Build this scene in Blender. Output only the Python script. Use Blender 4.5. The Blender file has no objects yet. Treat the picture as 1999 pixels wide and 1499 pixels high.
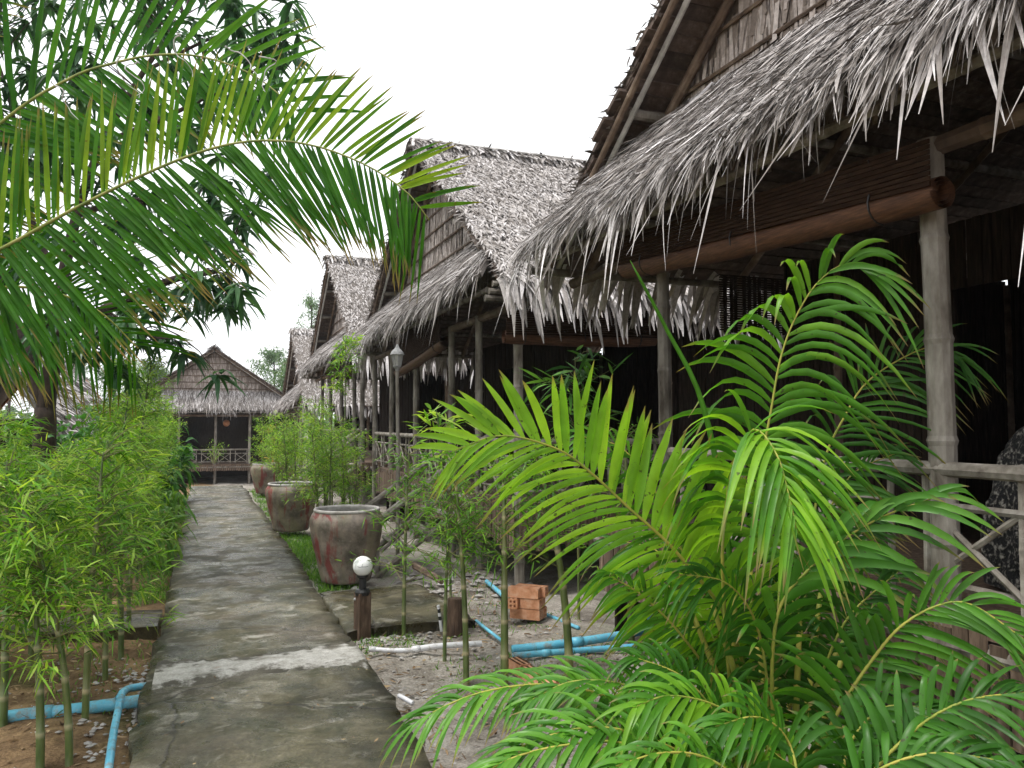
import bpy, math, random
import numpy as np
from mathutils import Vector, Matrix

random.seed(7)
rng = np.random.default_rng(11)
scene = bpy.context.scene
COL = scene.collection
R = math.radians

# ---------------------------------------------------------------- camera
FPX, CU, CV = 1555.0, 999.5, 749.5
PITCH, YAW = R(2.78), R(21.06)
CAM = np.array([0.0, 0.0, 1.6])
cam_d = bpy.data.cameras.new('camera')
cam = bpy.data.objects.new('camera', cam_d)
COL.objects.link(cam)
cam.location = CAM
cam.rotation_euler = (R(90) + PITCH, 0, -YAW)
cam_d.sensor_width = 36
cam_d.lens = 36 * FPX / 1999
cam_d.clip_start = 0.05
cam_d.clip_end = 2000
scene.camera = cam

# ---------------------------------------------------------------- sky, sun, exposure (bright overcast)
SUN_EL, SUN_AZ = R(68), R(-95)          # azimuth from +Y (along the path), negative = to the left
world = bpy.data.worlds.new('World')
scene.world = world
world.use_nodes = True
wn, wl = world.node_tree.nodes, world.node_tree.links
bg = wn['Background']
sky = wn.new('ShaderNodeTexSky')
sky.sky_type = 'NISHITA'
sky.sun_disc = False
sky.sun_elevation = SUN_EL
sky.sun_rotation = SUN_AZ
sky.air_density = 1.0
sky.dust_density = 6.0
hsv = wn.new('ShaderNodeHueSaturation')
hsv.inputs['Saturation'].default_value = 0.12
cloud = wn.new('ShaderNodeMix'); cloud.data_type = 'RGBA'
cloud.inputs['Factor'].default_value = 0.75
cloud.inputs['B'].default_value = (10.2, 10.4, 10.6, 1)     # an even cloud deck over the clear sky
wl.new(sky.outputs['Color'], hsv.inputs['Color'])
wl.new(hsv.outputs['Color'], cloud.inputs['A'])
wl.new(cloud.outputs['Result'], bg.inputs['Color'])
bg.inputs['Strength'].default_value = 0.1

sun_d = bpy.data.lights.new('sun', 'SUN')
sun_d.energy = 1.5
sun_d.angle = R(12)
sun_d.color = (1.0, 0.96, 0.9)
sun = bpy.data.objects.new('sun', sun_d)
COL.objects.link(sun)
sd = Vector((math.sin(SUN_AZ) * math.cos(SUN_EL), math.cos(SUN_AZ) * math.cos(SUN_EL), math.sin(SUN_EL)))
sun.rotation_euler = sd.to_track_quat('Z', 'Y').to_euler()
sun.location = (0, 0, 30)

scene.view_settings.view_transform = 'Standard'
scene.view_settings.look = 'None'
scene.view_settings.exposure = 1.0
scene.view_settings.gamma = 1.0
scene.view_settings.use_curve_mapping = False
scene.render.engine = 'CYCLES'
scene.cycles.max_bounces = 5
scene.cycles.diffuse_bounces = 3
scene.cycles.glossy_bounces = 2
scene.cycles.transmission_bounces = 3
scene.cycles.caustics_reflective = False
scene.cycles.caustics_refractive = False
world.cycles.sampling_method = 'MANUAL'
world.cycles.sample_map_resolution = 128

# ---------------------------------------------------------------- pixel helpers (a pixel of the photograph to a point at its real distance)
FW = np.array([math.sin(YAW) * math.cos(PITCH), math.cos(YAW) * math.cos(PITCH), math.sin(PITCH)])
RT = np.array([math.cos(YAW), -math.sin(YAW), 0.0])
UP = np.cross(RT, FW)
def ray(u, v): return FW + RT * (u - CU) / FPX + UP * (CV - v) / FPX
def at(u, v, d): return CAM + ray(u, v) * d
def gnd(u, v, z=0.0):
    r = ray(u, v); return CAM + r * ((z - CAM[2]) / r[2])
def onX(u, v, X):
    r = ray(u, v); return CAM + r * (X / r[0])
def onY(u, v, Y):
    r = ray(u, v); return CAM + r * (Y / r[1])
def V(*a): return np.array(a, float)
def unit(a):
    a = np.asarray(a, float); n = np.linalg.norm(a, axis=-1, keepdims=True); return a / np.maximum(n, 1e-9)

# ---------------------------------------------------------------- materials
def newmat(name):
    m = bpy.data.materials.new(name); m.use_nodes = True
    nt = m.node_tree
    return m, nt, nt.nodes['Principled BSDF'], nt.nodes['Material Output']
def n_noise(nt, scale, detail=4, rough=0.55, stretch=None, coord='Object', dist=0.0):
    tc = nt.nodes.new('ShaderNodeTexCoord'); mp = nt.nodes.new('ShaderNodeMapping')
    if stretch: mp.inputs['Scale'].default_value = stretch
    nt.links.new(tc.outputs[coord], mp.inputs['Vector'])
    no = nt.nodes.new('ShaderNodeTexNoise')
    no.inputs['Scale'].default_value = scale; no.inputs['Detail'].default_value = detail
    no.inputs['Roughness'].default_value = rough; no.inputs['Distortion'].default_value = dist
    nt.links.new(mp.outputs['Vector'], no.inputs['Vector'])
    return no.outputs['Fac']
def n_ramp(nt, fac, stops, interp='LINEAR'):
    r = nt.nodes.new('ShaderNodeValToRGB'); r.color_ramp.interpolation = interp
    e = r.color_ramp.elements
    while len(e) < len(stops): e.new(0.5)
    for k, (p, c) in enumerate(stops):
        e[k].position = p
        e[k].color = (c[0], c[1], c[2], 1) if isinstance(c, (tuple, list)) else (c, c, c, 1)
    nt.links.new(fac, r.inputs['Fac']); return r.outputs['Color']
def n_mix(nt, fac, a, b, mode='MIX'):
    x = nt.nodes.new('ShaderNodeMix'); x.data_type = 'RGBA'; x.blend_type = mode
    for sock, val in (('Factor', fac), ('A', a), ('B', b)):
        if hasattr(val, 'is_linked') or hasattr(val, 'links'): nt.links.new(val, x.inputs[sock])
        elif sock == 'Factor': x.inputs[sock].default_value = val
        else: x.inputs[sock].default_value = (*val, 1)
    return x.outputs['Result']
def n_attr(nt, name='tint'):
    a = nt.nodes.new('ShaderNodeAttribute'); a.attribute_name = name; return a.outputs['Fac']
def n_objrand(nt):
    return nt.nodes.new('ShaderNodeObjectInfo').outputs['Random']
def n_math(nt, op, a, b):
    m = nt.nodes.new('ShaderNodeMath'); m.operation = op
    for k, val in ((0, a), (1, b)):
        if hasattr(val, 'links'): nt.links.new(val, m.inputs[k])
        else: m.inputs[k].default_value = val
    return m.outputs[0]
def n_bump(nt, bs, h, strength=0.3, dist=0.01):
    b = nt.nodes.new('ShaderNodeBump'); b.inputs['Strength'].default_value = strength; b.inputs['Distance'].default_value = dist
    nt.links.new(h, b.inputs['Height']); nt.links.new(b.outputs['Normal'], bs.inputs['Normal'])

def leaf_mat(name, dark, mid, light, trans=0.45, tcol=(1.25, 1.2, 0.5), rough=0.42, spot=None, tip=0.0, spec=0.3):
    m, nt, bs, out = newmat(name)
    c = n_ramp(nt, n_attr(nt), [(0.0, dark), (0.55, mid), (1.0, light)])
    nz = n_noise(nt, 9, 3)
    c = n_mix(nt, 0.5, c, n_ramp(nt, nz, [(0.3, 0.55), (0.7, 1.35)]), 'MULTIPLY')
    if spot:
        c = n_mix(nt, n_ramp(nt, n_noise(nt, 40, 2), [(0.66, 0.0), (0.72, 0.8)]), c, spot)
    if tip:
        al = n_math(nt, 'ADD', n_attr(nt, 'along'), n_math(nt, 'MULTIPLY', n_noise(nt, 7, 2), 0.3))
        c = n_mix(nt, n_ramp(nt, al, [(min(0.99, 0.985), 0.0), (1.0, 0.0)]) if tip < 0 else n_ramp(nt, n_math(nt, 'MULTIPLY', al, 0.8), [(0.84 - 0.1 * tip, 0.0), (0.94 - 0.08 * tip, 0.85)]), c, (0.26, 0.17, 0.07))
    nt.links.new(c, bs.inputs['Base Color'])
    nt.links.new(n_ramp(nt, n_noise(nt, 12, 3), [(0.35, rough - 0.1), (0.65, rough + 0.2)]), bs.inputs['Roughness'])
    bs.inputs['Specular IOR Level'].default_value = spec
    tr = nt.nodes.new('ShaderNodeBsdfTranslucent')
    nt.links.new(n_mix(nt, 1.0, c, tcol, 'MULTIPLY'), tr.inputs['Color'])
    mx = nt.nodes.new('ShaderNodeMixShader'); mx.inputs['Fac'].default_value = trans
    nt.links.new(bs.outputs[0], mx.inputs[1]); nt.links.new(tr.outputs[0], mx.inputs[2])
    nt.links.new(mx.outputs[0], out.inputs['Surface'])
    return m

MAT = {}
MAT['areca'] = leaf_mat('areca_leaf', (0.035, 0.12, 0.012), (0.09, 0.27, 0.02), (0.3, 0.54, 0.035), 0.48, (1.3, 1.25, 0.5), 0.4, (0.05, 0.05, 0.02), tip=0.6)
MAT['areca_shaded'] = leaf_mat('areca_leaf_shaded', (0.025, 0.095, 0.012), (0.065, 0.21, 0.02), (0.14, 0.34, 0.03), 0.42, (1.3, 1.25, 0.5), 0.4, (0.05, 0.05, 0.02), tip=0.7)  # areca leaf again, with the shade of lower and inner fronds put into its colour
MAT['coco'] = leaf_mat('coconut_leaf', (0.022, 0.1, 0.01), (0.06, 0.19, 0.014), (0.22, 0.34, 0.02), 0.6, (1.35, 1.3, 0.35), 0.6, (0.12, 0.08, 0.02), tip=0.7, spec=0.12)
MAT['bamboo_leaf'] = leaf_mat('bamboo_leaf', (0.05, 0.15, 0.015), (0.17, 0.39, 0.03), (0.4, 0.56, 0.1), 0.5, tip=0.4)
MAT['bamboo_leaf_deep'] = leaf_mat('bamboo_leaf_deep', (0.03, 0.1, 0.022), (0.07, 0.21, 0.035), (0.15, 0.33, 0.06), 0.42)
MAT['mango'] = leaf_mat('mango_leaf', (0.022, 0.07, 0.03), (0.042, 0.12, 0.048), (0.09, 0.2, 0.07), 0.4, (1.1, 1.2, 0.6), 0.38)
MAT['far'] = leaf_mat('distant_leaf', (0.07, 0.13, 0.06), (0.11, 0.2, 0.1), (0.17, 0.27, 0.13), 0.4)
MAT['shrub'] = leaf_mat('shrub_leaf', (0.03, 0.1, 0.025), (0.06, 0.2, 0.04), (0.13, 0.33, 0.06), 0.38)
MAT['croton'] = leaf_mat('yellow_leaf', (0.12, 0.18, 0.02), (0.4, 0.3, 0.03), (0.55, 0.33, 0.03), 0.4)
MAT['grass'] = leaf_mat('grass_blade', (0.05, 0.14, 0.02), (0.11, 0.27, 0.03), (0.22, 0.38, 0.06), 0.4)
MAT['dry'] = leaf_mat('dry_leaf', (0.1, 0.06, 0.035), (0.24, 0.16, 0.09), (0.45, 0.34, 0.2), 0.2, (1, 0.9, 0.7), 0.8)

def thatch_mat(name, stops, rough=0.75, trans=0.0):
    m, nt, bs, out = newmat(name)
    c = n_ramp(nt, n_attr(nt), stops)
    c = n_mix(nt, 0.6, c, n_ramp(nt, n_noise(nt, 35, 3, 0.6), [(0.3, 0.55), (0.7, 1.3)]), 'MULTIPLY')
    c = n_mix(nt, 0.6, c, n_ramp(nt, n_noise(nt, 0.9, 3, 0.6), [(0.3, (0.72, 0.68, 0.66)), (0.65, (1.08, 1.06, 1.08))]), 'MULTIPLY')
    nt.links.new(c, bs.inputs['Base Color'])
    bs.inputs['Roughness'].default_value = rough
    bs.inputs['Specular IOR Level'].default_value = 0.25
    return m
MAT['thatch'] = thatch_mat('thatch_leaf', [(0.0, (0.05, 0.041, 0.035)), (0.22, (0.16, 0.142, 0.127)), (0.5, (0.32, 0.298, 0.28)), (0.75, (0.47, 0.447, 0.437)), (1.0, (0.74, 0.722, 0.72))])
MAT['thatch_brown'] = thatch_mat('thatch_gable', [(0.0, (0.07, 0.055, 0.045)), (0.3, (0.21, 0.175, 0.15)), (0.7, (0.36, 0.315, 0.285)), (1.0, (0.52, 0.47, 0.44))])

def simple(name, stops, scale=8, rough=0.8, stretch=None, bump=0.0, coord='Object', spec=0.3, rand=0.0, bscale=None):
    m, nt, bs, out = newmat(name)
    nz = n_noise(nt, scale, 5, 0.6, stretch, coord)
    c = n_ramp(nt, nz, stops)
    if rand:
        c = n_mix(nt, rand, c, n_ramp(nt, n_objrand(nt), [(0.0, 0.45), (1.0, 1.4)]), 'MULTIPLY')
    nt.links.new(c, bs.inputs['Base Color'])
    bs.inputs['Roughness'].default_value = rough
    bs.inputs['Specular IOR Level'].default_value = spec
    if bump: n_bump(nt, bs, n_noise(nt, bscale or scale * 3, 4, 0.6, stretch, coord), bump, 0.01)
    return m
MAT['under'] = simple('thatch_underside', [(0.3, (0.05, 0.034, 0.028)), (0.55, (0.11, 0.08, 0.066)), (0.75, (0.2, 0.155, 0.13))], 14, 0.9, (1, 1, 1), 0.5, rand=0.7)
MAT['pole'] = simple('weathered_bamboo', [(0.3, (0.06, 0.05, 0.04)), (0.45, (0.15, 0.132, 0.112)), (0.58, (0.23, 0.21, 0.185)), (0.75, (0.36, 0.335, 0.3))], 9, 0.85, (1, 1, 0.35), 0.5, spec=0.12, rand=0.5)
MAT['pole_brown'] = simple('brown_bamboo', [(0.3, (0.06, 0.04, 0.03)), (0.55, (0.15, 0.105, 0.075)), (0.75, (0.26, 0.2, 0.15))], 7, 0.7, None, 0.3, rand=0.5)
MAT['pole_white'] = simple('pale_bamboo', [(0.3, (0.3, 0.29, 0.28)), (0.7, (0.6, 0.59, 0.57))], 7, 0.7, None, 0.2)
MAT['slat'] = simple('bamboo_slat', [(0.3, (0.05, 0.034, 0.025)), (0.5, (0.13, 0.088, 0.062)), (0.75, (0.25, 0.185, 0.14))], 5, 0.75, (6, 6, 1), 0.3, rand=0.6)
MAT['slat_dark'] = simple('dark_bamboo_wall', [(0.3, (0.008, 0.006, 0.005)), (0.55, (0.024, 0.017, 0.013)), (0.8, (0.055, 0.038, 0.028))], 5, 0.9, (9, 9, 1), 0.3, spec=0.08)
MAT['blind'] = simple('rolled_bamboo_blind', [(0.3, (0.04, 0.017, 0.009)), (0.55, (0.095, 0.041, 0.02)), (0.75, (0.15, 0.073, 0.038))], 10, 0.6, (1, 1, 12), 0.35)
MAT['wood'] = simple('dark_wood', [(0.3, (0.04, 0.026, 0.018)), (0.55, (0.1, 0.062, 0.042)), (0.75, (0.17, 0.12, 0.085))], 7, 0.8, (5, 5, 1), 0.5)
MAT['bark'] = simple('tree_bark', [(0.3, (0.025, 0.018, 0.015)), (0.6, (0.07, 0.05, 0.04)), (0.8, (0.13, 0.1, 0.08))], 12, 0.9, (1, 1, 0.4), 0.7)
MAT['stem'] = simple('palm_stem', [(0.3, (0.13, 0.2, 0.03)), (0.5, (0.3, 0.3, 0.05)), (0.75, (0.42, 0.34, 0.07))], 6, 0.5, None, 0.1)
MAT['rib'] = simple('coconut_rib', [(0.3, (0.1, 0.14, 0.03)), (0.5, (0.2, 0.22, 0.05)), (0.75, (0.34, 0.32, 0.12))], 9, 0.6, None, 0.1)
MAT['pole_light'] = simple('sun_bleached_bamboo', [(0.3, (0.1, 0.085, 0.07)), (0.5, (0.24, 0.215, 0.185)), (0.72, (0.4, 0.375, 0.34))], 9, 0.85, None, 0.4, spec=0.12, rand=0.4)
MAT['twig'] = simple('thin_twig', [(0.3, (0.08, 0.1, 0.03)), (0.7, (0.22, 0.2, 0.09))], 6, 0.7)
MAT['black'] = simple('black_metal', [(0.3, (0.006, 0.006, 0.007)), (0.7, (0.018, 0.018, 0.02))], 20, 0.4, None, 0.05, spec=0.5)
MAT['lamp_grey'] = simple('grey_metal', [(0.3, (0.2, 0.2, 0.2)), (0.7, (0.38, 0.38, 0.38))], 20, 0.5)
MAT['globe'] = simple('white_globe', [(0.3, (0.78, 0.79, 0.8)), (0.7, (0.84, 0.84, 0.84))], 4, 0.25, spec=0.5)
MAT['frosted'] = simple('frosted_glass', [(0.3, (0.25, 0.25, 0.24)), (0.7, (0.4, 0.4, 0.38))], 9, 0.3, spec=0.5)
MAT['matting'] = simple('old_matting', [(0.3, (0.014, 0.008, 0.006)), (0.55, (0.034, 0.019, 0.012)), (0.75, (0.06, 0.036, 0.022))], 10, 0.9, (1, 1, 12), 0.3, spec=0.05)
def pvc_mat(name, c0, c1):
    m, nt, bs, out = newmat(name)
    c = n_ramp(nt, n_noise(nt, 5, 4), [(0.3, c0), (0.7, c1)])
    c = n_mix(nt, n_ramp(nt, n_noise(nt, 14, 6, 0.7), [(0.5, 0.0), (0.66, 0.75)]), c, (0.24, 0.19, 0.13))
    c = n_mix(nt, n_ramp(nt, n_noise(nt, 60, 3, 0.6, (1, 4, 1)), [(0.6, 0.0), (0.72, 0.4)]), c, (0.5, 0.52, 0.52))
    nt.links.new(c, bs.inputs['Base Color'])
    nt.links.new(n_ramp(nt, n_noise(nt, 14, 6, 0.7), [(0.45, 0.38), (0.62, 0.85)]), bs.inputs['Roughness'])
    return m
MAT['pvc_blue'] = pvc_mat('blue_plastic_pipe', (0.08, 0.36, 0.52), (0.15, 0.5, 0.66))
MAT['pvc_white'] = pvc_mat('white_plastic_pipe', (0.58, 0.58, 0.6), (0.74, 0.74, 0.77))
MAT['brick'] = simple('orange_brick', [(0.3, (0.4, 0.17, 0.085)), (0.5, (0.56, 0.27, 0.15)), (0.75, (0.64, 0.42, 0.3))], 16, 0.9, None, 0.5, rand=0.2)
MAT['hole'] = simple('brick_hole', [(0.3, (0.035, 0.014, 0.01)), (0.7, (0.07, 0.03, 0.02))], 16, 0.95)
MAT['stone'] = simple('rubble', [(0.3, (0.22, 0.2, 0.18)), (0.55, (0.42, 0.4, 0.38)), (0.75, (0.6, 0.58, 0.55))], 9, 0.9, None, 0.5, rand=0.4)
MAT['water'] = simple('dark_water', [(0.3, (0.02, 0.02, 0.016)), (0.7, (0.035, 0.035, 0.028))], 3, 0.1, spec=0.5)

def culm_mat():
    m, nt, bs, out = newmat('bamboo_culm')
    c = n_ramp(nt, n_noise(nt, 6, 4, 0.6, (3, 3, 0.6)), [(0.3, (0.035, 0.065, 0.015)), (0.5, (0.08, 0.12, 0.03)), (0.7, (0.16, 0.165, 0.06))])
    c = n_mix(nt, n_attr(nt), c, (0.38, 0.34, 0.22))
    c = n_mix(nt, 0.55, c, n_ramp(nt, n_objrand(nt), [(0, (0.6, 0.75, 0.6)), (1, (1.3, 1.15, 1.0))]), 'MULTIPLY')
    nt.links.new(c, bs.inputs['Base Color']); bs.inputs['Roughness'].default_value = 0.42
    return m
MAT['culm'] = culm_mat()

def jar_mat():
    m, nt, bs, out = newmat('glazed_jar')
    tc = nt.nodes.new('ShaderNodeTexCoord'); oi = nt.nodes.new('ShaderNodeObjectInfo'); va = nt.nodes.new('ShaderNodeVectorMath')
    nt.links.new(tc.outputs['Object'], va.inputs[0]); nt.links.new(oi.outputs['Location'], va.inputs[1])
    def jn(scale, detail, rough, stretch=None, dist=0.0):
        f = n_noise(nt, scale, detail, rough, stretch, dist=dist); mp = f.node.inputs['Vector'].links[0].from_node
        nt.links.new(va.outputs[0], mp.inputs['Vector']); return f
    base = n_ramp(nt, jn(5, 6, 0.65), [(0.28, (0.05, 0.042, 0.034)), (0.43, (0.13, 0.11, 0.09)), (0.56, (0.24, 0.2, 0.165)), (0.72, (0.34, 0.27, 0.21))])
    drip = n_math(nt, 'ADD', n_math(nt, 'MULTIPLY', jn(7, 5, 0.6, (1, 1, 0.11), 0.5), 0.8), n_math(nt, 'MULTIPLY', jn(4, 5, 0.65), 0.22))
    base = n_mix(nt, n_ramp(nt, n_noise(nt, 4.2, 4, 0.6, (1, 1, 0.2)), [(0.5, 0.0), (0.62, 0.55)]), base, (0.22, 0.2, 0.11))
    c = n_mix(nt, n_ramp(nt, drip, [(0.545, 0.0), (0.6, 0.85)]), base, (0.2, 0.03, 0.03))
    c = n_mix(nt, n_ramp(nt, n_noise(nt, 30, 4, 0.7), [(0.62, 0.0), (0.75, 0.6)]), c, (0.42, 0.4, 0.37))
    nt.links.new(c, bs.inputs['Base Color'])
    nt.links.new(n_ramp(nt, n_noise(nt, 12, 3), [(0.35, 0.42), (0.65, 0.75)]), bs.inputs['Roughness'])
    n_bump(nt, bs, n_noise(nt, 18, 5, 0.65), 0.35, 0.012)
    return m
MAT['jar'] = jar_mat()
MAT['jar_rim'] = simple('jar_rim', [(0.3, (0.25, 0.23, 0.21)), (0.55, (0.42, 0.4, 0.38)), (0.75, (0.55, 0.53, 0.5))], 12, 0.7, None, 0.3)

def path_mat():
    m, nt, bs, out = newmat('mossy_concrete')
    a = n_noise(nt, 1.6, 9, 0.7, (1.0, 1.0, 1), dist=0.6)
    c = n_ramp(nt, a, [(0.3, (0.025, 0.022, 0.009)), (0.42, (0.052, 0.046, 0.021)), (0.5, (0.09, 0.08, 0.042)), (0.58, (0.145, 0.13, 0.085)), (0.7, (0.27, 0.25, 0.195))])
    g = n_noise(nt, 2.6, 8, 0.72, (1.2, 1, 1), dist=0.5)
    c = n_mix(nt, n_ramp(nt, g, [(0.47, 0.0), (0.6, 0.8)]), c, (0.03, 0.034, 0.009))
    st = n_noise(nt, 3.4, 7, 0.66, (1.0, 1.3, 1), dist=0.8)
    c = n_mix(nt, n_ramp(nt, st, [(0.56, 0.0), (0.65, 0.75)]), c, (0.36, 0.345, 0.31))
    pk = n_noise(nt, 0.9, 4, 0.55)
    c = n_mix(nt, n_ramp(nt, pk, [(0.5, 0.0), (0.7, 0.4)]), c, (0.16, 0.115, 0.095))
    fine = n_noise(nt, 85, 6, 0.8)
    c = n_mix(nt, 0.85, c, n_ramp(nt, fine, [(0.32, 0.4), (0.5, 1.0), (0.68, 1.9)]), 'MULTIPLY')
    c = n_mix(nt, 1.0, c, n_ramp(nt, n_noise(nt, 1.3, 5, 0.65, dist=0.5), [(0.38, (0.42, 0.42, 0.36)), (0.5, (0.8, 0.79, 0.74)), (0.62, (1.0, 0.98, 0.94))]), 'MULTIPLY')
    vo = nt.nodes.new('ShaderNodeTexVoronoi'); vo.feature = 'DISTANCE_TO_EDGE'; vo.inputs['Scale'].default_value = 0.75
    tc = nt.nodes.new('ShaderNodeTexCoord'); wob = nt.nodes.new('ShaderNodeMix'); wob.data_type = 'VECTOR'
    nz = nt.nodes.new('ShaderNodeTexNoise'); nz.inputs['Scale'].default_value = 3.0; nz.inputs['Detail'].default_value = 5
    nt.links.new(tc.outputs['Object'], nz.inputs['Vector'])
    wob.inputs['Factor'].default_value = 0.22
    nt.links.new(tc.outputs['Object'], wob.inputs[4]); nt.links.new(nz.outputs['Color'], wob.inputs[5])
    nt.links.new(wob.outputs[1], vo.inputs['Vector'])
    crack = n_ramp(nt, vo.outputs['Distance'], [(0.0, 1.0), (0.008, 0.0)])
    c = n_mix(nt, n_math(nt, 'MULTIPLY', crack, 0.75), c, (0.015, 0.013, 0.01))
    nt.links.new(c, bs.inputs['Base Color'])
    nt.links.new(n_ramp(nt, n_noise(nt, 2.4, 6, 0.65), [(0.42, 0.2), (0.56, 0.72)]), bs.inputs['Roughness'])
    bs.inputs['Specular IOR Level'].default_value = 0.5
    h = n_math(nt, 'ADD', n_math(nt, 'MULTIPLY', a, 2.5), n_math(nt, 'MULTIPLY', fine, 0.7))
    n_bump(nt, bs, n_math(nt, 'SUBTRACT', h, crack), 0.45, 0.02)
    return m
MAT['path'] = path_mat()
def cement_mat():
    m, nt, bs, out = newmat('cement_repair')
    big = n_noise(nt, 6, 7, 0.7)
    edge = n_math(nt, 'ADD', n_attr(nt), n_math(nt, 'MULTIPLY', n_math(nt, 'SUBTRACT', big, 0.5), 2.6))
    pale = n_ramp(nt, n_noise(nt, 11, 6, 0.7), [(0.3, (0.2, 0.185, 0.155)), (0.5, (0.38, 0.365, 0.335)), (0.75, (0.55, 0.535, 0.51))])
    old = n_ramp(nt, n_noise(nt, 2.6, 8, 0.7), [(0.35, (0.028, 0.024, 0.013)), (0.55, (0.07, 0.06, 0.04)), (0.7, (0.15, 0.135, 0.105))])
    c = n_mix(nt, n_ramp(nt, edge, [(0.3, 0.0), (0.62, 1.0)]), old, pale)
    c = n_mix(nt, n_ramp(nt, n_noise(nt, 3.1, 3), [(0.64, 0.0), (0.7, 0.6)]), c, (0.26, 0.13, 0.08))
    fine = n_noise(nt, 85, 6, 0.8)
    c = n_mix(nt, 0.7, c, n_ramp(nt, fine, [(0.32, 0.5), (0.5, 1.0), (0.68, 1.6)]), 'MULTIPLY')
    nt.links.new(c, bs.inputs['Base Color']); bs.inputs['Roughness'].default_value = 0.7
    n_bump(nt, bs, fine, 0.4, 0.01)
    return m
MAT['cement_repair'] = cement_mat()
MAT['cement'] = simple('pale_cement', [(0.34, (0.1, 0.085, 0.06)), (0.45, (0.26, 0.24, 0.21)), (0.56, (0.4, 0.385, 0.35)), (0.75, (0.55, 0.53, 0.5))], 9, 0.85, None, 0.5, bscale=60)

def ground_mat():
    m, nt, bs, out = newmat('soil_and_sand')
    soil = n_ramp(nt, n_noise(nt, 3, 7, 0.68), [(0.3, (0.07, 0.045, 0.025)), (0.48, (0.17, 0.11, 0.06)), (0.62, (0.28, 0.19, 0.1)), (0.8, (0.36, 0.27, 0.16))])
    sand = n_ramp(nt, n_noise(nt, 2.6, 8, 0.7), [(0.3, (0.1, 0.085, 0.07)), (0.45, (0.24, 0.215, 0.185)), (0.6, (0.38, 0.35, 0.315)), (0.8, (0.5, 0.47, 0.43))])
    tc = nt.nodes.new('ShaderNodeTexCoord'); sx = nt.nodes.new('ShaderNodeSeparateXYZ')
    nt.links.new(tc.outputs['Object'], sx.inputs[0])
    w = n_math(nt, 'ADD', sx.outputs[0], n_math(nt, 'MULTIPLY', n_noise(nt, 2, 3), 0.5))
    c = n_mix(nt, n_ramp(nt, n_math(nt, 'MULTIPLY', w, 0.5), [(0.2, 0.0), (0.4, 1.0)]), soil, sand)
    moss = n_ramp(nt, n_noise(nt, 1.3, 5, 0.6), [(0.55, 0.0), (0.7, 0.6)])
    c = n_mix(nt, moss, c, (0.07, 0.1, 0.03))
    fine = n_noise(nt, 60, 6, 0.75)
    c = n_mix(nt, 0.8, c, n_ramp(nt, fine, [(0.3, 0.35), (0.5, 1.0), (0.7, 1.6)]), 'MULTIPLY')
    nt.links.new(c, bs.inputs['Base Color']); bs.inputs['Roughness'].default_value = 0.95
    bs.inputs['Specular IOR Level'].default_value = 0.15
    n_bump(nt, bs, n_math(nt, 'ADD', n_noise(nt, 9, 6, 0.7), n_math(nt, 'MULTIPLY', fine, 0.5)), 0.8, 0.03)
    return m
MAT['ground'] = ground_mat()

def speckle_mat():
    m, nt, bs, out = newmat('speckled_cloth')
    c = n_ramp(nt, n_noise(nt, 45, 2, 0.5), [(0.5, (0.008, 0.008, 0.009)), (0.58, (0.1, 0.09, 0.08)), (0.68, (0.3, 0.28, 0.25))])
    nt.links.new(c, bs.inputs['Base Color']); bs.inputs['Roughness'].default_value = 0.9
    n_bump(nt, bs, n_noise(nt, 45, 2), 0.8, 0.03)
    return m
MAT['speckle'] = speckle_mat()

# ---------------------------------------------------------------- mesh building
def WM(o):
    m = o.matrix_basis.copy()
    return WM(o.parent) @ o.matrix_parent_inverse @ m if o.parent else m
def tag(o, label=None, cat=None, group=None, kind=None):
    if label: o['label'] = label
    if cat: o['category'] = cat
    if group: o['group'] = group
    if kind: o['kind'] = kind
    return o
def empty(name, loc, rz=0.0):
    o = bpy.data.objects.new(name, None); COL.objects.link(o)
    o.location = [float(x) for x in loc]; o.rotation_euler = (0, 0, rz); o.empty_display_size = 0.2
    return o
def link_mesh(name, me, parent=None, world=False, matrix=None):
    o = bpy.data.objects.new(name, me); COL.objects.link(o)
    if parent:
        o.parent = parent
        if world: o.matrix_parent_inverse = WM(parent).inverted()
    if matrix is not None: o.matrix_basis = matrix
    return o

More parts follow.
